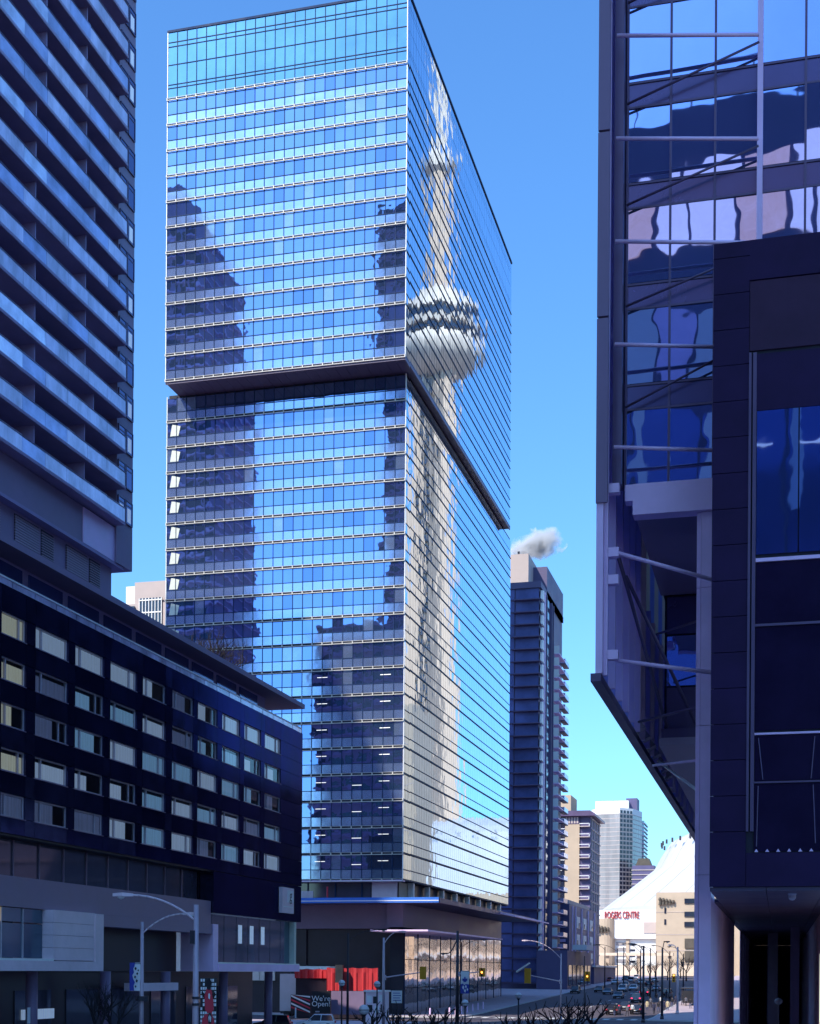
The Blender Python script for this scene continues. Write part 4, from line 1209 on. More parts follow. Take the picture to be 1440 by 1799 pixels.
def street_lamp(u, v_top, D, u_head, v_head, label, m='pole', r=0.11, group='street lamps', name='street_lamp'):
    top = at(u, v_top, D=D); hd = at(u_head, v_head, D=D)
    gz = zg(top.y)+(0.15 if top.x < -46 or top.x > -18 else 0)
    t = thing(name, label, 'street lamp', (top.x, top.y, gz), group)
    MB().cyl((top.x, top.y, gz), (top.x, top.y, top.z), r*1.35, r*0.85, 10).build('pole', M[m], t, True)
    MB().cyl((top.x, top.y, gz), (top.x, top.y, gz+0.5), r*2.0, r*1.6, 10).build('base', M[m], t, True)
    p0 = Vector((top.x, top.y, top.z-0.75)); d = hd-p0
    pts = []
    for i in range(9):
        s = i/8
        lift = d.z*(1-(1-s)**2.2)
        pts.append(p0 + Vector((d.x*s, d.y*s, lift)))
    MB().tube(pts, r*0.42, 6).build('arm', M[m] if m == 'pole_dark' else M['lilac'], t, True)
    dirv = Vector((d.x, d.y, 0)); L = dirv.length; dirv.normalize()
    hb = MB()
    side = Vector((-dirv.y, dirv.x, 0))
    A = pts[-1]-dirv*0.15; B = pts[-1]+dirv*0.75
    for (w0, w1, zt, zb) in ((0.10, 0.17, 0.09, -0.07),):
        q = [A-side*w0, A+side*w0, B+side*w1*0.8, B-side*w1*0.8]
        mid = [(A+B)/2-side*w1*1.3, (A+B)/2+side*w1*1.3]
        ring = [q[0], mid[0], q[3], q[2], mid[1], q[1]]
        n = len(hb.v)
        hb.v += [tuple(p+Vector((0,0,zt*(1.2 if i in (1,4) else 0.8)))) for i, p in enumerate(ring)] + [tuple(p+Vector((0,0,zb))) for p in ring]
        hb.f.append(tuple(n+i for i in range(6))); hb.m.append(0)
        hb.f.append(tuple(n+6+i for i in reversed(range(6)))); hb.m.append(0)
        for i in range(6):
            j = (i+1) % 6
            hb.f.append((n+j, n+i, n+6+i, n+6+j)); hb.m.append(0)
    hd_o = hb.build('lamp_head', M[m] if m == 'pole_dark' else M['lilac'], t)
    c = (A+B)/2
    MB().lathe([(0.02, -0.20), (0.15, -0.14), (0.17, -0.07)], 10, (c.x+dirv.x*0.1, c.y+dirv.y*0.1, c.z)).build('lens', M['lamp_glass'], hd_o, True)
    return t, top
lampA, pA = street_lamp(345, 1590, 65, 228, 1573, 'near tall street lamp carrying the red basketball banner, arm to the left', r=0.13)
lampB, pB = street_lamp(250, 1620, 88, 326, 1606, 'near street lamp with blue and white banner, arm to the right', r=0.12)
lampC, pC = street_lamp(612, 1640, 150, 668, 1634, 'dark street lamp before the red tarpaulin, arm to the right', 'pole_dark')
lampD, pD = street_lamp(675, 1648, 168, 703, 1637, 'street lamp with signal mast arm beside the tower corner', r=0.14)
lampE, pE = street_lamp(803, 1636, 178, 783, 1676, 'thick lamp post with leaf banner before the lobby glass', 'pole_dark', r=0.19)
street_lamp(810, 1656, 232, 845, 1652, 'slim lamp behind the thick post, before the lobby glass', 'pole_dark', r=0.12)
street_lamp(985, 1676, 205, 925, 1653, 'street lamp with long arm to the left beside the navy condo', 'pole', r=0.10)
for i, (u, vt, D, uh, vh, w) in enumerate(((1062, 1664, 340, 1046, 1661, 'leftmost of the far lamps before the stadium'), (1084, 1667, 300, 1052, 1660, 'far lamp just below the red letters'),
        (1095, 1664, 330, 1110, 1690, 'far lamp right below the stadium letters with drooping arm'), (1125, 1668, 270, 1098, 1659, 'far lamp left of the kerb corner post'),
        (1142, 1666, 285, 1116, 1661, 'far lamp below the white stadium base'), (1152, 1672, 310, 1130, 1664, 'far lamp at the edge of the beige stadium block'),
        (1176, 1672, 290, 1150, 1662, 'far lamp before the beige block, arm to the left'), (1200, 1676, 300, 1178, 1664, 'far lamp near the pillar with arm to the left'))):
    street_lamp(u, vt, D, uh, vh, w, 'pole_dark', 0.12)
street_lamp(1130, 1662, 196, 1112, 1659, 'bare post at the kerb corner with short arm to the left', 'pole_dark', 0.15)
street_lamp(1163, 1666, 205, 1167, 1655, 'dark post with small round lamp head beside pedestrians', 'pole_dark', 0.15)
street_lamp(1190, 1664, 225, 1181, 1661, 'grey post with cone shaped lamp head before the pillar', 'pole', 0.15)

# banners ------------------------------------------------------------------
def banner(name, label, u0, u1, v0, v1, D, draw, post):
    """a cloth banner with printed shapes; local coordinates: x 0..w, z 0..h"""
    a = at(u0, v1, D=D); b = at(u1, v0, D=D)
    w = math.hypot(b.x-a.x, b.y-a.y); h = b.z-a.z
    t = local(thing(name, label, 'banner', (a.x, a.y, a.z), 'pole banners', math.atan2(b.y-a.y, b.x-a.x)))
    draw(t, w, h)
    x = w if post == 'right' else 0
    for z in (0.02, h-0.06):
        MB().cyl((-0.02 if post == 'left' else 0, 0.02, z), (w+(0.02 if post == 'right' else 0), 0.02, z), 0.02, 0.02, 6).build('bracket', M['pole_dark'], t)
    return t
def cloth(t, w, h, m, y=0.0):
    b = MB(); n = 8
    for k in range(n):
        z0, z1 = h*k/n, h*(k+1)/n
        y0, y1 = 0.03*math.sin(k*0.9), 0.03*math.sin((k+1)*0.9)
        b.quad((0, y+y0, z0), (w, y+y0, z0), (w, y+y1, z1), (0, y+y1, z1))
        b.quad((0, y+y0+.01, z0), (0, y+y1+.01, z1), (w, y+y1+.01, z1), (w, y+y0+.01, z0))
    b.build('cloth', m, t)
def shape(t, pts, w, h, m, y=-0.06, name='printed_shape'):
    b = MB(); b.poly([(x*w, y, z*h) for x, z in pts]); b.build(name, m, t)
def draw_player(t, w, h):
    cloth(t, w, h, M['black'])
    g = MB()
    for i in range(7):
        for k in range(13):
            if random.random() < 0.88:
                g.quad((w*(i+0.12)/7, -0.045, h*(k+0.12)/13), (w*(i+0.88)/7, -0.045, h*(k+0.12)/13), (w*(i+0.88)/7, -0.045, h*(k+0.80)/13), (w*(i+0.12)/7, -0.045, h*(k+0.80)/13))
    g.build('printed_grid', M['white_paint'], t)
    shape(t, [(0.30,0.40),(0.26,0.66),(0.38,0.80),(0.66,0.80),(0.80,0.66),(0.84,0.40),(0.70,0.34),(0.45,0.34)], w, h, M['red_print'], -0.06)
    shape(t, [(0.12,0.02),(0.12,0.22),(0.30,0.32),(0.72,0.34),(0.86,0.22),(0.88,0.02),(0.56,0.02),(0.50,0.16),(0.42,0.02)], w, h, M['red_print'], -0.06)
    shape(t, [(0.40,0.80),(0.36,0.92),(0.46,0.985),(0.62,0.985),(0.70,0.92),(0.66,0.80),(0.55,0.77)], w, h, M['bark'], -0.07)
    shape(t, [(0.72,0.70),(0.93,0.74),(0.95,0.68),(0.80,0.60)], w, h, M['bark'], -0.07)
    shape(t, [(0.28,0.70),(0.10,0.76),(0.07,0.70),(0.26,0.60)], w, h, M['bark'], -0.07)
    shape(t, [(0.50,0.62),(0.50,0.70),(0.56,0.72),(0.62,0.68),(0.60,0.60)], w, h, M['white_paint'], -0.075)
    shape(t, [(0.52,0.14),(0.46,0.26),(0.52,0.34),(0.66,0.35),(0.74,0.26),(0.70,0.14)], w, h, M['black'], -0.07)
    shape(t, [(0.55,0.17),(0.52,0.26),(0.58,0.31),(0.60,0.24)], w, h, M['white_paint'], -0.08)
    shape(t, [(0.62,0.17),(0.63,0.30),(0.69,0.26),(0.67,0.18)], w, h, M['white_paint'], -0.08)
def draw_wave(t, w, h):
    cloth(t, w, h, M['white_paint'])
    shape(t, [(0,0),(0.0,1),(0.52,1),(0.44,0.86),(0.34,0.78),(0.42,0.66),(0.26,0.55),(0.34,0.42),(0.50,0.30),(0.38,0.18),(0.44,0)], w, h, M['blue_print'])
    for (x, z, r) in ((0.55,0.78,0.09),(0.7,0.60,0.08),(0.5,0.48,0.08),(0.66,0.34,0.09),(0.56,0.14,0.07),(0.80,0.72,0.06)):
        shape(t, [(x-r, z), (x, z+r*0.8), (x+r*1.4, z+r*0.3), (x+r*0.4, z-r*0.6)], w, h, M['black'], -0.07)
LEAF = [(0.5,0.02),(0.52,0.22),(0.74,0.17),(0.70,0.28),(0.97,0.45),(0.88,0.50),(0.93,0.68),(0.76,0.64),(0.72,0.72),(0.60,0.58),(0.65,0.86),(0.57,0.82),(0.5,0.98),(0.43,0.82),(0.35,0.86),(0.40,0.58),(0.28,0.72),(0.24,0.64),(0.07,0.68),(0.12,0.50),(0.03,0.45),(0.30,0.28),(0.26,0.17),(0.48,0.22)]
def draw_leaf(t, w, h):
    cloth(t, w, h, M['white_paint'])
    shape(t, [(0.14+0.72*x, 0.44+0.32*z) for x, z in LEAF], w, h, M['blue_print'])
    shape(t, [(0,0),(0,0.40),(0.3,0.44),(0.4,0.36),(0.62,0.42),(1,0.40),(1,0)], w, h, M['blue_print'], -0.055)
    for (x, z, r) in ((0.3,0.26,0.14),(0.62,0.30,0.12),(0.52,0.12,0.13),(0.8,0.18,0.10)):
        shape(t, [(x-r, z), (x, z+r*0.7), (x+r, z+r*0.1), (x+r*0.3, z-r*0.7)], w, h, M['white_paint'], -0.07)
banner('player_banner', 'banner of a player in red on a white grid, hung on the near lamp post', 352, 381, 1719, 1812, 64.9, draw_player, 'left')
banner('wave_banner', 'blue and white banner hung on the second near lamp post', 228, 247, 1692, 1741, 87.9, draw_wave, 'right')
banner('leaf_banner', 'white banner with blue leaf hung on the thick lamp post', 808, 823, 1706, 1746, 177.6, draw_leaf, 'left')
# lamp post fittings
p = at(345, 1683, D=65)
for dz in (0, -0.3):
    MB().cyl((p.x, p.y, p.z-1.9+dz), (p.x, p.y, p.z-1.78+dz), 0.19, 0.19, 10).build('band', M['pole_dark'], lampA)
p2 = at(339, 1645, D=64.9)
MB().box(p2.x-0.1, p2.x+0.1, p2.y-0.1, p2.y+0.1, p2.z-0.35, p2.z+0.25).build('junction_box', M['pole_dark'], lampA)
p2 = at(250, 1755, D=88)
MB().cyl((p2.x, p2.y, p2.z-0.15), (p2.x, p2.y, p2.z+0.15), 0.4, 0.4, 12).build('collar', M['pole_dark'], lampB)

# traffic signals ------------------------------------------------------------
def signal(u, v, D, label, up, lit=None, arm_to=None, h=1.05, w=0.42, back=False):
    p = at(u, v, D=D)
    t = thing('traffic_light', label, 'traffic light', (p.x, p.y, p.z-h/2), 'yellow traffic lights')
    hs = MB().box(p.x-w/2, p.x+w/2, p.y-0.16, p.y+0.12, p.z-h/2, p.z+h/2).build('housing', M['yellow'], t)
    if not back:
        for k in range(3):
            z = p.z+h/3*(1-k)
            MB().cyl((p.x, p.y-0.17, z), (p.x, p.y-0.19, z), 0.12, 0.12, 12).build('lens', M['amber'] if k == lit else M['black'], t)
            MB().cyl((p.x, p.y-0.17, z+0.06), (p.x, p.y-0.42, z+0.06), 0.145, 0.145, 10, cap=False).build('visor', M['yellow'], t)
    if arm_to:
        q = at(arm_to[0], arm_to[1], D=arm_to[2])
        MB().cyl((p.x, p.y+0.1, p.z+0.1), (q.x, q.y, q.z), 0.05, 0.09, 8).build('mast_arm', M['pole'], t)
        MB().cyl((q.x, q.y, q.z-0.3), (q.x, q.y, q.z+0.3), 0.2, 0.2, 8).build('arm_clamp', M['pole'], t)
    return t
signal(742, 1710, 168, 'yellow traffic light seen side on at the end of the left mast arm', 1, arm_to=(676, 1718, 168), h=1.5, w=0.75, back=True)
signal(846, 1709, 178, 'yellow traffic light with glowing lens right of the leaf banner', 1, 1, arm_to=(804, 1712, 178), h=1.1, w=0.75)
signal(926, 1715, 168, 'weathered yellow traffic light back under a slanted board', 1, arm_to=(984, 1725, 200), h=1.8, w=0.75, back=True)
signal(1031, 1716, 205, 'yellow traffic light with glowing lens on a thin dark pole', 1, 1, arm_to=None, h=1.4, w=0.75)
pp = at(1026, 1700, D=205.3)
tag(MB().cyl((pp.x, pp.y, zg(pp.y)), (pp.x, pp.y, 9.2), 0.09, 0.07, 8).build('signal_pole', M['pole_dark']), 'thin dark signal pole carrying a traffic light over the road', 'pole')
signal(1183, 1719, 224, 'small orange traffic light on the post by the far crossing', 1, 0, arm_to=(1190, 1716, 225), h=1.3, w=0.5)
sb_ = at(918, 1702, D=167)
tag(MB().prism([(sb_.x-0.75, sb_.z-0.5), (sb_.x+0.75, sb_.z+0.55), (sb_.x+0.75, sb_.z+0.68), (sb_.x-0.75, sb_.z-0.30)], 'y', sb_.y-0.5, sb_.y+0.5).build('slanted_board', M['rail_white']), 'pale slanted board above the weathered traffic light', 'board')

# globe lamps ----------------------------------------------------------------
for (u, v, D, r, lab) in ((640, 1775, 112, 0.42, 'large globe lamp before the cluttered corner, lowest of the globes'), (910, 1750, 130, 0.30, 'globe lamp on a dark post right of the leaf banner'),
                  (601, 1728, 150, 0.36, 'globe lamp under the black box on the red tarpaulin'), (663, 1730, 150, 0.36, 'globe lamp at the right end of the red tarpaulin'), (816, 1763, 140, 0.36, 'globe lamp low beside the thick banner post')):
    p = at(u, v, D=D)
    t = thing('globe_lamp', lab, 'globe lamp', (p.x, p.y, zg(p.y)+0.15), 'round globe lamps')
    MB().cyl((p.x, p.y, zg(p.y)), (p.x, p.y, p.z-r*0.8), 0.10, 0.07, 10).build('post', M['pole_dark'], t, True)
    MB().sphere((p.x, p.y, p.z), r, 16).build('globe', M['lamp_glass'], t, True)
    bnd = MB(); bnd.lathe([(r*1.0, -0.03), (r*1.04, 0), (r*1.0, 0.03)], 18, (p.x, p.y, p.z)); bnd.build('band', M['pole_dark'], t)
    MB().lathe([(0.07, -r*1.25), (r*0.5, -r*0.95), (r*0.55, -r*0.82)], 12, (p.x, p.y, p.z)).build('collar', M['pole_dark'], t)

# hoardings, signs, truck --------------------------------------------------------
def board(name, label, u0, u1, v0, v1, D, m, cat):
    a = at(u0, v1, D=D); b = at(u1, v0, D=D)
    w = math.hypot(b.x-a.x, b.y-a.y); h = b.z-a.z
    t = local(thing(name, label, cat, (a.x, a.y, a.z), None, math.atan2(b.y-a.y, b.x-a.x)))
    MB().box(0, w, 0, 0.12, 0, h).build('board', m, t)
    for x in (0.1, w-0.22):
        MB().box(x, x+0.12, 0.13, 0.25, -a.z+zg(a.y), h*0.9).build('post', M['pole_dark'], t)
    return t, w, h
t, w, h = board('open_sign', 'black hoarding board reading We are open in white letters', 548, 581, 1742, 1781, 195, M['black'], 'sign')
for txt, zf in (("We're", 0.66), ("Open!", 0.42)):
    me = text_mesh(txt, h*0.33, 0.01, M['white_paint'], 'sign_letters')
    inst('sign_letters', me, t, (w*0.5, -0.02, h*zf), (R(90), 0, 0))
MB().box(w*0.2, w*0.42, -0.02, 0, h*0.05, h*0.11).build('small_print', M['frame_grey'], t)
t, w, h = board('striped_board', 'board with slanted white and red stripes left of the open sign', 511, 546, 1748, 1781, 195, M['black'], 'sign')
for k in range(6):
    z0 = h*(0.05+0.2*k-0.1)
    pts = [(0.02*w, z0+h*0.34), (w*0.98, z0-h*0.12), (w*0.98, z0-h*0.12+h*0.09), (0.02*w, z0+h*0.43)]
    pts = [(x, min(max(z, 0.01), h-0.01)) for x, z in pts]
    b_ = MB(); b_.poly([(x, -0.02-0.002*k, z) for x, z in pts]); b_.build('stripe', M['white_paint'] if k % 2 else M['red_print'], t)
t, w, h = board('blank_board', 'dark hoarding board right of the open sign', 582, 640, 1742, 1783, 196, M['lilac_dark'], 'sign')
t, w, h = board('notice_board', 'white notice board with scribbled writing on a post', 688, 707, 1741, 1763, 165, M['white_paint'], 'sign')
for k in range(4):
    MB().box(w*0.15, w*(0.9-0.1*(k % 2)), -0.015, 0, h*(0.2+0.19*k), h*(0.25+0.19*k)).build('writing_line', M['blue_print'], t)
# red tarpaulin over a site box
def tarp(u0, u1, v0, v1, D, depth, label, vl=None):
    a = at(u0, v1, D=D); b = at(u1, v0, D=D); c = at(u0, vl or v0, D=D)
    w = math.hypot(b.x-a.x, b.y-a.y); h = b.z-a.z
    t = local(thing('red_tarpaulin', label, 'tarpaulin', (a.x, a.y, a.z), 'red site tarpaulins', math.atan2(b.y-a.y, b.x-a.x)))
    m = MB(); n = 36
    def pt(i, z, f): 
        return (w*i/n, f*(0.10*math.sin(i*1.15)+0.06*math.sin(i*2.3+1)), z)
    for i in range(n):
        top0 = h - 0.10*abs(math.sin(i*0.35)); top1 = h-0.10*abs(math.sin((i+1)*0.35))
        m.quad(pt(i, 0, 1), pt(i+1, 0, 1), pt(i+1, top1*0.8, 0.5), pt(i, top0*0.8, 0.5))
        m.quad(pt(i, top0*0.8, 0.5), pt(i+1, top1*0.8, 0.5), pt(i+1, top1, 0.0), pt(i, top0, 0.0))
        m.quad(pt(i, top0, 0), pt(i+1, top1, 0), (w*(i+1)/n, depth, top1), (w*i/n, depth, top0))
    m.quad((0, 0, 0), (0, 0, h), (0, depth, h), (0, depth, 0)); m.quad((w, 0, 0), (w, depth, 0), (w, depth, h), (w, 0, h))
    m.build('cloth', M['red_fabric'], t, True)
    MB().box(0.15, w-0.15, 0.3, depth-0.1, -a.z+zg(a.y)+0.15, h-0.3).build('site_box', M['void'], t)
tarp(574, 664, 1701, 1741, 200, 5, 'large red tarpaulin hanging in folds before the tower base')
tarp(518, 600, 1703, 1719, 203, 4, 'long low red tarpaulin edge above the grey truck box')
p = at(597, 1707, D=199)
tag(MB().box(p.x-0.55, p.x+0.55, p.y-0.3, p.y+0.3, p.z-1.6, p.z+0.9).cyl((p.x, p.y+0.2, 0.15), (p.x, p.y+0.2, p.z-1.5), 0.12, 0.12, 8).build('dark_cabinet', M['black']), 'tall black box on a post before the red tarpaulin', 'cabinet')
tk = thing('box_truck', 'grey box truck parked behind the striped board', 'truck', (at(530, 1726, D=205).x, at(530, 1726, D=205).y, 0.15))
a = at(492, 1741, D=205); b = at(570, 1712, D=205)
MB().box(a.x, b.x, a.y, a.y+2.6, 1.0, b.z).build('cargo_box', M['frame_grey'], tk)
MB().box(b.x+0.05, b.x+1.6, a.y+0.1, a.y+2.5, 0.9, b.z-1.2).build('cab', M['lilac'], tk)
MB().box(a.x, b.x+1.6, a.y+0.3, a.y+2.3, 0.6, 0.98).build('chassis', M['pole_dark'], tk)
for x in (a.x+1, b.x-1.2, b.x+0.8):
    for yy in (a.y+0.1, a.y+2.2):
        MB().cyl((x, yy, 0.62), (x, yy+0.3, 0.62), 0.47, 0.47, 14).build('wheel', M['rubber'], tk)
# kiosk of pale boards at the corner
ks = thing('news_kiosk', 'cluttered pale street kiosk with posters below the globe lamps', 'kiosk', (at(662, 1770, D=180).x, at(662, 1770, D=180).y, 0.15))
c = at(660, 1770, D=182)
MB().box(c.x-1.3, c.x+1.3, c.y, c.y+1.8, 0.15, 4.2).build('cabin', M['lilac'], ks)
for i, (x, z, m) in enumerate(((-1.1, 2.8, 'white_paint'), (-0.3, 2.7, 'black'), (0.5, 2.9, 'white_paint'), (-1.0, 1.6, 'black'), (-0.1, 1.5, 'white_paint'), (0.7, 1.7, 'black'))):
    MB().box(c.x+x, c.x+x+0.6, c.y-0.05-0.002*i, c.y, z, z+0.9).build('poster', M[m], ks)
MB().box(c.x-1.5, c.x+1.5, c.y-0.3, c.y+2.0, 4.2, 4.4).build('roof', M['rail_white'], ks)

# bollards by the corner
bol = MB().cyl((0, 0, 0), (0, 0, 1.1), 0.12, 0.12, 10).sphere((0, 0, 1.1), 0.13, 10)
bm = bol.mesh('bollard', M['violet'])
for k in range(8):
    o = inst('bollard', bm, None, (-50.5+k*3.5 if k < 1 else -48.5, 206+k*4.2, 0.15 if k < 2 else zg(206+k*4.2)+0.15))
    tag(o, 'slim pale bollard in the row along the left kerb, ' + ('nearest', 'second nearest', 'third', 'fourth', 'fifth', 'sixth', 'seventh', 'farthest')[k], 'bollard', 'bollards along the left kerb')

# bare trees ------------------------------------------------------------------
def bare_tree(name, label, base, height, seed, spread=0.9, group='bare winter trees', depth=5, r0=None):
    rnd = random.Random(seed)
    t = thing(name, label, 'tree', tuple(base), group)
    tr = MB(); br = MB()
    r0 = r0 or height*0.022
    H0 = height*0.32
    p0 = Vector(base); p1 = p0+Vector((rnd.uniform(-.15,.15), rnd.uniform(-.15,.15), H0))
    tr.cyl(p0, p0+(p1-p0)*0.5, r0*1.25, r0, 9); tr.cyl(p0+(p1-p0)*0.5, p1, r0, r0*0.85, 9)
    def grow(p, d, L, r, lev):
        if lev == 0 or L < 0.12: return
        n = 3 if lev > 2 else 2
        d2 = (d + Vector((rnd.uniform(-.25,.25), rnd.uniform(-.25,.25), rnd.uniform(-.05,.2)))).normalized()
        q = p + d*L*0.5; e = q + d2*L*0.5
        br.cyl(p, q, r, r*0.85, 5 if lev > 2 else 4, cap=False); br.cyl(q, e, r*0.85, r*0.65, 5 if lev > 2 else 4, cap=False)
        for k in range(n):
            a = rnd.uniform(0, 2*math.pi); s = rnd.uniform(0.45, 0.95)*spread
            nd = (d2 + Vector((math.cos(a)*s, math.sin(a)*s, rnd.uniform(-0.1, 0.35)))).normalized()
            grow(e if k else q, nd, L*rnd.uniform(0.62, 0.82), r*0.6, lev-1)
    for k in range(5):
        a = k*2*math.pi/5+rnd.uniform(-.4,.4)
        d = Vector((math.cos(a)*0.75*spread, math.sin(a)*0.75*spread, 1.0)).normalized()
        grow(p1-Vector((0,0,rnd.uniform(0, H0*0.3))), d, height*0.24, r0*0.6, depth)
    tr.build('trunk', M['bark'], t, True)
    br.build('branches', M['bark'], t)
    return t
for i, (u, D, hgt, lab) in enumerate(((745, 104, 6.0, 'bare tree at the bottom left of the crossing, before the dark lobby'), (700, 118, 5.4, 'small bare tree left of the thick banner post'),
        (862, 98, 5.3, 'bare tree at the bottom centre under the globe lamp'), (905, 112, 5.2, 'bare tree just right of the bottom centre globe lamp'), (985, 110, 6.4, 'dense bare tree at the bottom before the road'),
        (1008, 122, 6.2, 'bare tree nearest the cars waiting at the crossing'), (955, 104, 5.4, 'bare tree between the globe lamp and the dense tree'), (785, 112, 5.8, 'bare tree just left of the thick banner post base'), (1040, 132, 6.0, 'bare tree at the bottom, rightmost before the road'), (655, 125, 5.2, 'small bare tree beside the news kiosk'))):
    p = at(u, 1750, D=D)
    bare_tree('bare_tree', lab, (p.x, p.y, 0.15), hgt, 30+i, 1.15, depth=3, r0=0.17)
for i, (u, v, lab) in enumerate(((352, 1092, 'bare tree on the hotel roof, left of the pair'), (388, 1100, 'bare tree on the hotel roof, right of the pair'))):
    p = at(u, v, X=-66)
    bare_tree('roof_tree', lab, (p.x, p.y, 37.45), max(4.0, p.z-37.45), 50+i, 0.9)
for i, (u, D, hgt) in enumerate(((68, 96, 0), (172, 110, 6.0), (200, 112, 5.6))):
    if hgt:
        p = at(u, 1750, D=D)
        bare_tree('bare_tree', 'slender bare tree before the hotel entrance, ' + ('left one' if i == 1 else 'right one'), (p.x, p.y, 0.15), hgt, 60+i, 0.6)
for i, (u, D) in enumerate(((1070, 500), (1105, 520), (1120, 470), (1150, 500), (1172, 460), (1205, 440), (1140, 430), (1195, 520))):
    p = at(u, 1700, D=D)
    bare_tree('far_bare_tree', 'small bare tree before the stadium, ' + ('leftmost', 'below the red letters', 'left of the kerb corner post', 'below the beige block edge', 'below the beige block middle', 'next to the pillar', 'behind the corner post', 'second from the pillar')[i], (p.x, p.y, zg(p.y)), 7.5+(i % 3), 80+i, 0.9, 'far bare trees', 4)

# cars ---------------------------------------------------------------------------
wheel_t = MB().cyl((0, -0.12, 0), (0, 0.12, 0), 0.34, 0.34, 18).mesh('tyre', M['rubber'])
wheel_r = MB().cyl((0, -0.13, 0), (0, 0.13, 0), 0.21, 0.21, 14).mesh('rim', M['chrome'])
def car(label, x, y, z, rz, col, suv=False, name='car', brake=False, group='cars on the street', cat='car', sign=False):
    """front towards +x in its own coordinates"""
    t = local(thing(name, label, cat, (x, y, z), group, rz))
    W = 0.92; roof = 1.72 if suv else 1.43; sill = 0.30; belt = 0.98 if suv else 0.88
    m = paint('car_paint', col)
    body = [(-2.25, sill+0.15), (-2.28, 0.72), (-2.2, belt), (0.95, belt), (1.95, belt-0.16), (2.28, 0.62), (2.25, sill+0.1), (2.0, sill), (-2.0, sill)]
    b = MB(); b.prism(body, 'y', -W, W)
    me = b.mesh('body', m)
    bm_ = bmesh.new(); bm_.from_mesh(me); bmesh.ops.bevel(bm_, geom=list(bm_.edges), offset=0.07, segments=2, affect='EDGES', profile=0.6); bm_.to_mesh(me); bm_.free()
    bo = inst('body', me, t)
    # cabin, tapered
    g = MB()
    lo = [(-2.1 if suv else -1.75, belt-0.02), (1.0, belt-0.02)]; hi = [(-1.85 if suv else -1.15, roof), (0.25, roof)]
    w0, w1 = W-0.04, W-0.20
    A = [(lo[0][0], -w0, lo[0][1]), (lo[1][0], -w0, lo[1][1]), (lo[1][0], w0, lo[1][1]), (lo[0][0], w0, lo[0][1])]
    B = [(hi[0][0], -w1, hi[0][1]-0.06), (hi[1][0], -w1, hi[1][1]-0.06), (hi[1][0], w1, hi[1][1]-0.06), (hi[0][0], w1, hi[0][1]-0.06)]
    for i in range(4):
        j = (i+1) % 4
        g.quad(A[i], A[j], B[j], B[i])
    g.build('windows', M['car_glass'], t)
    r = MB()
    C = [(x_*0.93+0.0, y_*0.9, roof+0.02) for x_, y_, _ in B]
    r.quad(*[(p[0], p[1], roof-0.06) for p in reversed(B)]); r.quad(*C)
    for i in range(4):
        j = (i+1) % 4
        r.quad((B[i][0], B[i][1], roof-0.06), (B[j][0], B[j][1], roof-0.06), C[j], C[i])
    r.build('roof', m, t)
    for i in range(4):
        MB().cyl(A[i], B[i], 0.045, 0.04, 6).build('pillar', m, t)
    for s in (-1, 1):
        xm = (lo[0][0]+lo[1][0])/2; MB().cyl((xm, s*w0, belt), (xm-0.1, s*w1, roof-0.04), 0.05, 0.05, 6).build('pillar', m, t)
        for xx in (-1.42, 1.42):
            wt = inst('wheel', wheel_t, t, (xx, s*(W-0.10), 0.34)); inst('rim', wheel_r, wt, (xx, s*(W-0.10), 0.34))
        MB().box(2.18, 2.30, s*0.78-0.18, s*0.78+0.18, 0.62, 0.76).build('headlight', M['head'], t)
        MB().box(-2.32, -2.2, s*0.76-0.16, s*0.76+0.16, 0.72, 0.92).build('tail_light', M['tail'] if brake else M['red_print'], t)
        MB().box(0.55, 0.75, s*(W+0.1)-0.09, s*(W+0.1)+0.09, belt, belt+0.14).build('mirror', m, t)
    MB().box(2.24, 2.31, -0.55, 0.55, 0.40, 0.58).build('grille', M['black'], t)
    MB().box(-2.31, -2.26, -0.26, 0.26, 0.55, 0.68).build('number_plate', M['white_paint'], t)
    if sign: MB().box(-0.6, -0.3, -0.35, 0.35, roof+0.02, roof+0.2).build('roof_sign', M['amber'], t)
    return t
RED = (0.4, 0.02, 0.02); WHT = (0.75, 0.76, 0.80); BLK = (0.012, 0.012, 0.02); GRY = (0.18, 0.18, 0.22); SIL = (0.45, 0.46, 0.5)
p = at(556, 1795, D=168); car('white SUV parked side on in front of the open sign', p.x, p.y, 0.0, R(195), WHT, True)
p = at(478, 1795, D=164); car('dark car left of the white SUV, roof just in frame', p.x, p.y, 0.0, R(190), BLK, True)
up, dn = R(90), R(-90)
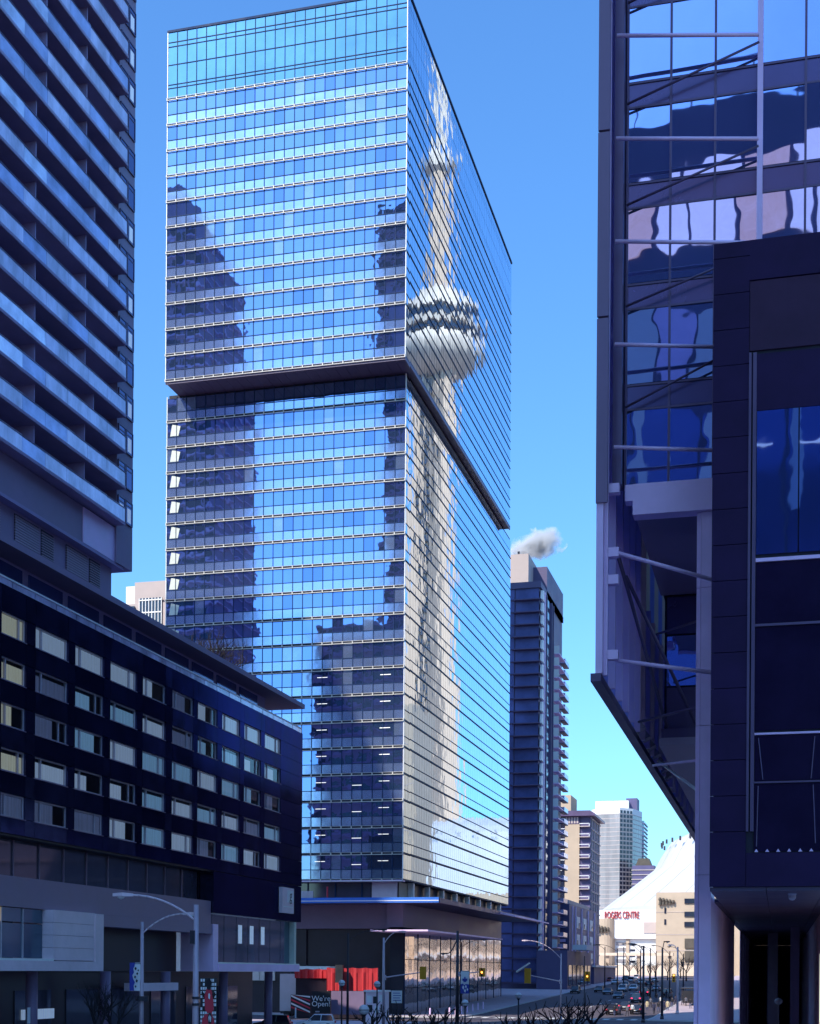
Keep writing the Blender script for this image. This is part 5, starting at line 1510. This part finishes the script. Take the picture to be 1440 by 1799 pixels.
for (u, v, rz, col, suv, br, lab) in ((1076, 1783, up, BLK, True, False, 'black SUV at the crossing with pedestrians beside it'), (1098, 1776, up, BLK, False, True, 'black car with glowing tail lights behind the crossing'),
        (1118, 1782, up, BLK, False, False, 'dark car right of the pedestrians at the kerb'), (1067, 1748, dn, GRY, False, False, 'grey car alone on the left lane mid street'),
        (1093, 1743, dn, WHT, True, False, 'white SUV in mid street facing the viewer'), (1098, 1735, dn, SIL, False, False, 'silver car behind the white SUV in mid street'),
        (1112, 1741, dn, WHT, False, False, 'small white car right of the white SUV in mid street'), (1118, 1762, up, GRY, True, True, 'grey SUV with glowing tail lights in the right lane'),
        (1172, 1752, up, BLK, True, False, 'black SUV by the right kerb behind the posts'), (1010, 1746, dn, BLK, True, False, 'dark SUV by the left kerb in the shade'),
        (1080, 1730, dn, WHT, False, False, 'white car far up the street left lane'), (1108, 1727, up, SIL, True, False, 'silver SUV far up the street right lane'),
        (1126, 1730, up, WHT, False, False, 'white car far up near the right kerb'), (1140, 1733, up, BLK, False, False, 'black car far up at the right kerb'),
        (1052, 1744, dn, BLK, False, False, 'black car in the left lane behind the grey car'), (1086, 1755, dn, GRY, False, False, 'grey car in front of the white SUV in mid street'),
        (1132, 1750, up, BLK, True, True, 'black SUV with glowing tail lights by the corner post'), (1152, 1742, up, SIL, False, False, 'silver car by the right kerb behind the posts'),
        (1098, 1724, dn, BLK, True, False, 'black SUV far up the street centre'), (1070, 1726, dn, RED, False, False, 'red car far up the street left kerb'),
        (1118, 1722, up, WHT, True, False, 'white SUV far up the street near the forecourt'), (1150, 1726, up, WHT, False, False, 'white car far up right of the corner post')):
    p = ground_at(u, v)
    car(lab, p.x, p.y, p.z+0.01, rz, col, suv, brake=br)

# people --------------------------------------------------------------------------
def body_mesh(stride, arm, coat, legs, long_coat, key, lean=0.0):
    """one continuous figure grown round a skeleton; faces coloured by garment"""
    J = {'pel': (0, 0, .95), 'spine': (0, lean*.3, 1.2), 'chest': (0, lean*.6, 1.38), 'neck': (0, lean*.8, 1.5), 'head': (0, lean+.02, 1.60), 'top': (0, lean+.02, 1.72)}
    Rr = {'pel': .16, 'spine': .145, 'chest': .17, 'neck': .06, 'head': .105, 'top': .085}
    E_ = [('pel', 'spine'), ('spine', 'chest'), ('chest', 'neck'), ('neck', 'head'), ('head', 'top')]
    for s, sg in (('l', -1), ('r', 1)):
        J['hip'+s] = (sg*.10, 0, .90); J['knee'+s] = (sg*.11, sg*stride*.5+.03, .50); J['ank'+s] = (sg*.11, sg*stride*1.0-.02, .09); J['toe'+s] = (sg*.12, sg*stride*1.0+.16, .05)
        J['sho'+s] = (sg*.20, lean*.6, 1.42); J['elb'+s] = (sg*.26, lean*.5-sg*arm*.4, 1.14); J['wri'+s] = (sg*.25, lean*.5-sg*arm*.9+.08, .90); J['hand'+s] = (sg*.25, lean*.5-sg*arm*1.0+.10, .80)
        Rr.update({'hip'+s: .115 if not long_coat else .15, 'knee'+s: .075 if not long_coat else .10, 'ank'+s: .05, 'toe'+s: .045, 'sho'+s: .075, 'elb'+s: .055, 'wri'+s: .04, 'hand'+s: .042})
        E_ += [('pel', 'hip'+s), ('hip'+s, 'knee'+s), ('knee'+s, 'ank'+s), ('ank'+s, 'toe'+s), ('chest', 'sho'+s), ('sho'+s, 'elb'+s), ('elb'+s, 'wri'+s), ('wri'+s, 'hand'+s)]
    names = list(J)
    me = bpy.data.meshes.new('tmp_body')
    me.from_pydata([J[n] for n in names], [(names.index(a), names.index(b)) for a, b in E_], [])
    o = bpy.data.objects.new('tmp_body', me); COL.objects.link(o)
    o.modifiers.new('skin', 'SKIN')
    sv = me.skin_vertices[0].data if me.skin_vertices else None
    if sv is None:
        bpy.context.view_layer.objects.active = o
        sv = me.skin_vertices[0].data
    for i, n in enumerate(names):
        sv[i].radius = (Rr[n], Rr[n]*.85); sv[i].use_root = (n == 'pel')
    ss = o.modifiers.new('sub', 'SUBSURF'); ss.levels = 1; ss.render_levels = 1
    bpy.context.view_layer.update()
    out = bpy.data.meshes.new_from_object(o.evaluated_get(bpy.context.evaluated_depsgraph_get()))
    out.name = 'person_body'
    bpy.data.objects.remove(o); bpy.data.meshes.remove(me)
    out.materials.clear()
    for m in (coat, legs, M['skin'], M['rubber']): out.materials.append(m)
    cut = 0.55 if long_coat else 0.86
    for f in out.polygons:
        c = f.center
        f.use_smooth = True
        if c.z > 1.50: f.material_index = 2
        elif abs(c.x) > .19 and c.z < .90: f.material_index = 2
        elif c.z > cut: f.material_index = 0
        elif c.z > .10: f.material_index = 1
        else: f.material_index = 3
    return out
cl = {k: mat('cloth_'+k, c, 0.8, 0, 0.15, 6) for k, c in (('black', (.012, .012, .018)), ('navy', (.02, .022, .06)), ('grey', (.12, .12, .15)), ('cream', (.55, .45, .28)), ('white', (.6, .6, .62)), ('denim', (.06, .08, .17)))}
variants = [body_mesh(.22, .10, cl['black'], cl['denim'], False, 'a'), body_mesh(.16, .06, cl['navy'], cl['black'], True, 'b'), body_mesh(.26, .14, cl['grey'], cl['black'], False, 'c'), body_mesh(.05, .02, cl['cream'], cl['denim'], True, 'd'), body_mesh(.2, .1, cl['white'], cl['black'], False, 'e')]
hair_m = MB().lathe([(0.03, .135), (.10, .10), (.128, .03), (.125, -.04), (.10, -.08)], 12, (0, 0, 0)).mesh('hair', M['bark'], True)
ppl = ((1079, 1787, 0, 20, 'person in dark jacket walking at the crossing edge, leftmost walker'), (1101, 1786, 2, 160, 'person in grey jacket crossing beside the black SUV'),
       (1148, 1782, 1, 15, 'person in long navy coat nearest the kerb corner post'), (1156, 1779, 0, 170, 'person in black jacket just right of the long coat'),
       (1166, 1776, 1, 5, 'person in long dark coat beside the dark post'), (1136, 1776, 3, 190, 'person in cream coat left of the walkers group'),
       (1142, 1771, 2, 0, 'person in grey jacket behind the cream coat'), (1198, 1764, 0, 10, 'person in black jacket close to the big pillar'),
       (1208, 1762, 1, 185, 'person in dark coat partly behind others at the pillar'), (1216, 1765, 4, 175, 'person in white jacket at the edge of the pillar'),
       (1088, 1785, 1, 10, 'person in dark coat between the two leftmost walkers'), (1110, 1784, 4, 180, 'person in white jacket right behind the black SUV'),
       (1122, 1781, 0, 5, 'person in black jacket before the dark car at the kerb'), (1127, 1786, 1, 175, 'person in long coat at the foot of the corner post'),
       (1172, 1778, 3, 185, 'person in cream coat right of the dark post'), (1180, 1772, 0, 0, 'person in black jacket left of the grey post'),
       (1186, 1768, 1, 170, 'person in dark coat at the grey post'), (1204, 1770, 2, 10, 'person in grey jacket before the bus shelter'),
       (1212, 1774, 0, 180, 'person in black jacket nearest the pillar on the paving'), (1160, 1768, 4, 5, 'person in white jacket behind the dark post'),
       (1170, 1756, 1, 180, 'person in dark coat far up the right pavement'), (1190, 1758, 0, 0, 'person in black jacket far up near the shelter'),
       (1176, 1760, 2, 20, 'person in grey jacket farther up the right pavement'), (1152, 1762, 0, 185, 'person in black jacket farther up beside the posts'))
for u, v, k, rz, lab in ppl:
    p = ground_at(u, v)
    hh = random.uniform(0.98, 1.06)
    z = p.z+(0.16 if p.x > -18.3 else 0.01)
    t = local(thing('person', lab, 'person', (p.x, p.y, z), 'pedestrians', R(rz)))
    t.scale = (hh, hh, hh)
    inst('body', variants[k], t)
    inst('hair', hair_m, t, (0, 0.0, 1.645))

# planter and meter in the passage under the navy box
pl = at(1348, 1742, Z=0.12)
mt = thing('parking_meter', 'single pale topped meter post in the dark passage', 'meter', (0.1-0.2, 100, 0.15))
MB().cyl((-0.1, 100, 0.15), (-0.1, 100, 4.9), 0.04, 0.04, 8).build('post', M['frame_grey'], mt)
MB().sphere((-0.1, 100, 5.05), 0.28, 10, 0, 0.8).build('head', M['rail_white'], mt)

# steam above the navy condo
st = bpy.data.materials.new('steam'); st.use_nodes = True
nt = st.node_tree; nt.nodes.remove(nt.nodes["Principled BSDF"])
vol = nt.nodes.new("ShaderNodeVolumePrincipled"); vol.inputs['Color'].default_value = (1, 1, 1, 1)
tc = nt.nodes.new("ShaderNodeTexCoord")
ln = nt.nodes.new("ShaderNodeVectorMath"); ln.operation = 'LENGTH'
nz = nt.nodes.new("ShaderNodeTexNoise"); nz.inputs['Scale'].default_value = 1.5; nz.inputs['Detail'].default_value = 9; nz.inputs['Roughness'].default_value = 0.62; nz.inputs['Distortion'].default_value = 0.6
mp = nt.nodes.new("ShaderNodeMapping"); mp.inputs['Scale'].default_value = (1.6, 0.9, 0.8); mp.inputs['Location'].default_value = (2.3, 0, 0.4)
sub = nt.nodes.new("ShaderNodeMath"); sub.operation = 'MULTIPLY_ADD'; sub.inputs[1].default_value = -0.52; sub.inputs[2].default_value = 0.08
add = nt.nodes.new("ShaderNodeMath"); add.operation = 'ADD'
mr = nt.nodes.new("ShaderNodeMapRange"); mr.inputs['From Min'].default_value = 0.16; mr.inputs['From Max'].default_value = 0.52; mr.inputs['To Max'].default_value = 1.6
nt.links.new(tc.outputs['Object'], ln.inputs[0]); nt.links.new(tc.outputs['Object'], mp.inputs[0]); nt.links.new(mp.outputs[0], nz.inputs['Vector'])
nt.links.new(ln.outputs['Value'], sub.inputs[0]); nt.links.new(sub.outputs[0], add.inputs[0]); nt.links.new(nz.outputs['Fac'], add.inputs[1])
nt.links.new(add.outputs[0], mr.inputs['Value']); nt.links.new(mr.outputs[0], vol.inputs['Density'])
nt.links.new(vol.outputs[0], nt.nodes["Material Output"].inputs['Volume'])
bm_ = bmesh.new()
bmesh.ops.create_icosphere(bm_, subdivisions=3, radius=1.0)
me = bpy.data.meshes.new('steam_plume'); bm_.to_mesh(me); bm_.free(); me.materials.append(st)
o = bpy.data.objects.new('steam_plume', me); COL.objects.link(o)
o.location = at(944, 957, D=372); o.scale = (8.6, 5, 4.6); o.rotation_euler = (0, R(-9), 0)
tag(o, 'white puff of steam drifting above the navy condo penthouse', 'steam', None, 'stuff')

# bus shelter by the far kerb
sh = thing('bus_shelter', 'dark glazed bus shelter on the right pavement behind the pedestrians', 'shelter', (-15.5, 262, zg(262)+0.15))
z0 = zg(262)+0.15
MB().box(-17.2, -13.6, 258, 268, z0+2.9, z0+3.15).build('roof', M['pole_dark'], sh)
for x in (-17.0, -13.8):
    for y in (258.3, 263, 267.6):
        MB().box(x-0.06, x+0.06, y-0.06, y+0.06, z0, z0+2.9).build('post', M['pole_dark'], sh)
MB().box(-13.75, -13.7, 258.4, 267.5, z0+0.3, z0+2.7).build('rear_glass', M['dark_win'], sh)
MB().box(-16.9, -13.9, 258.28, 258.34, z0+0.4, z0+2.6).build('poster_panel', M['black'], sh)
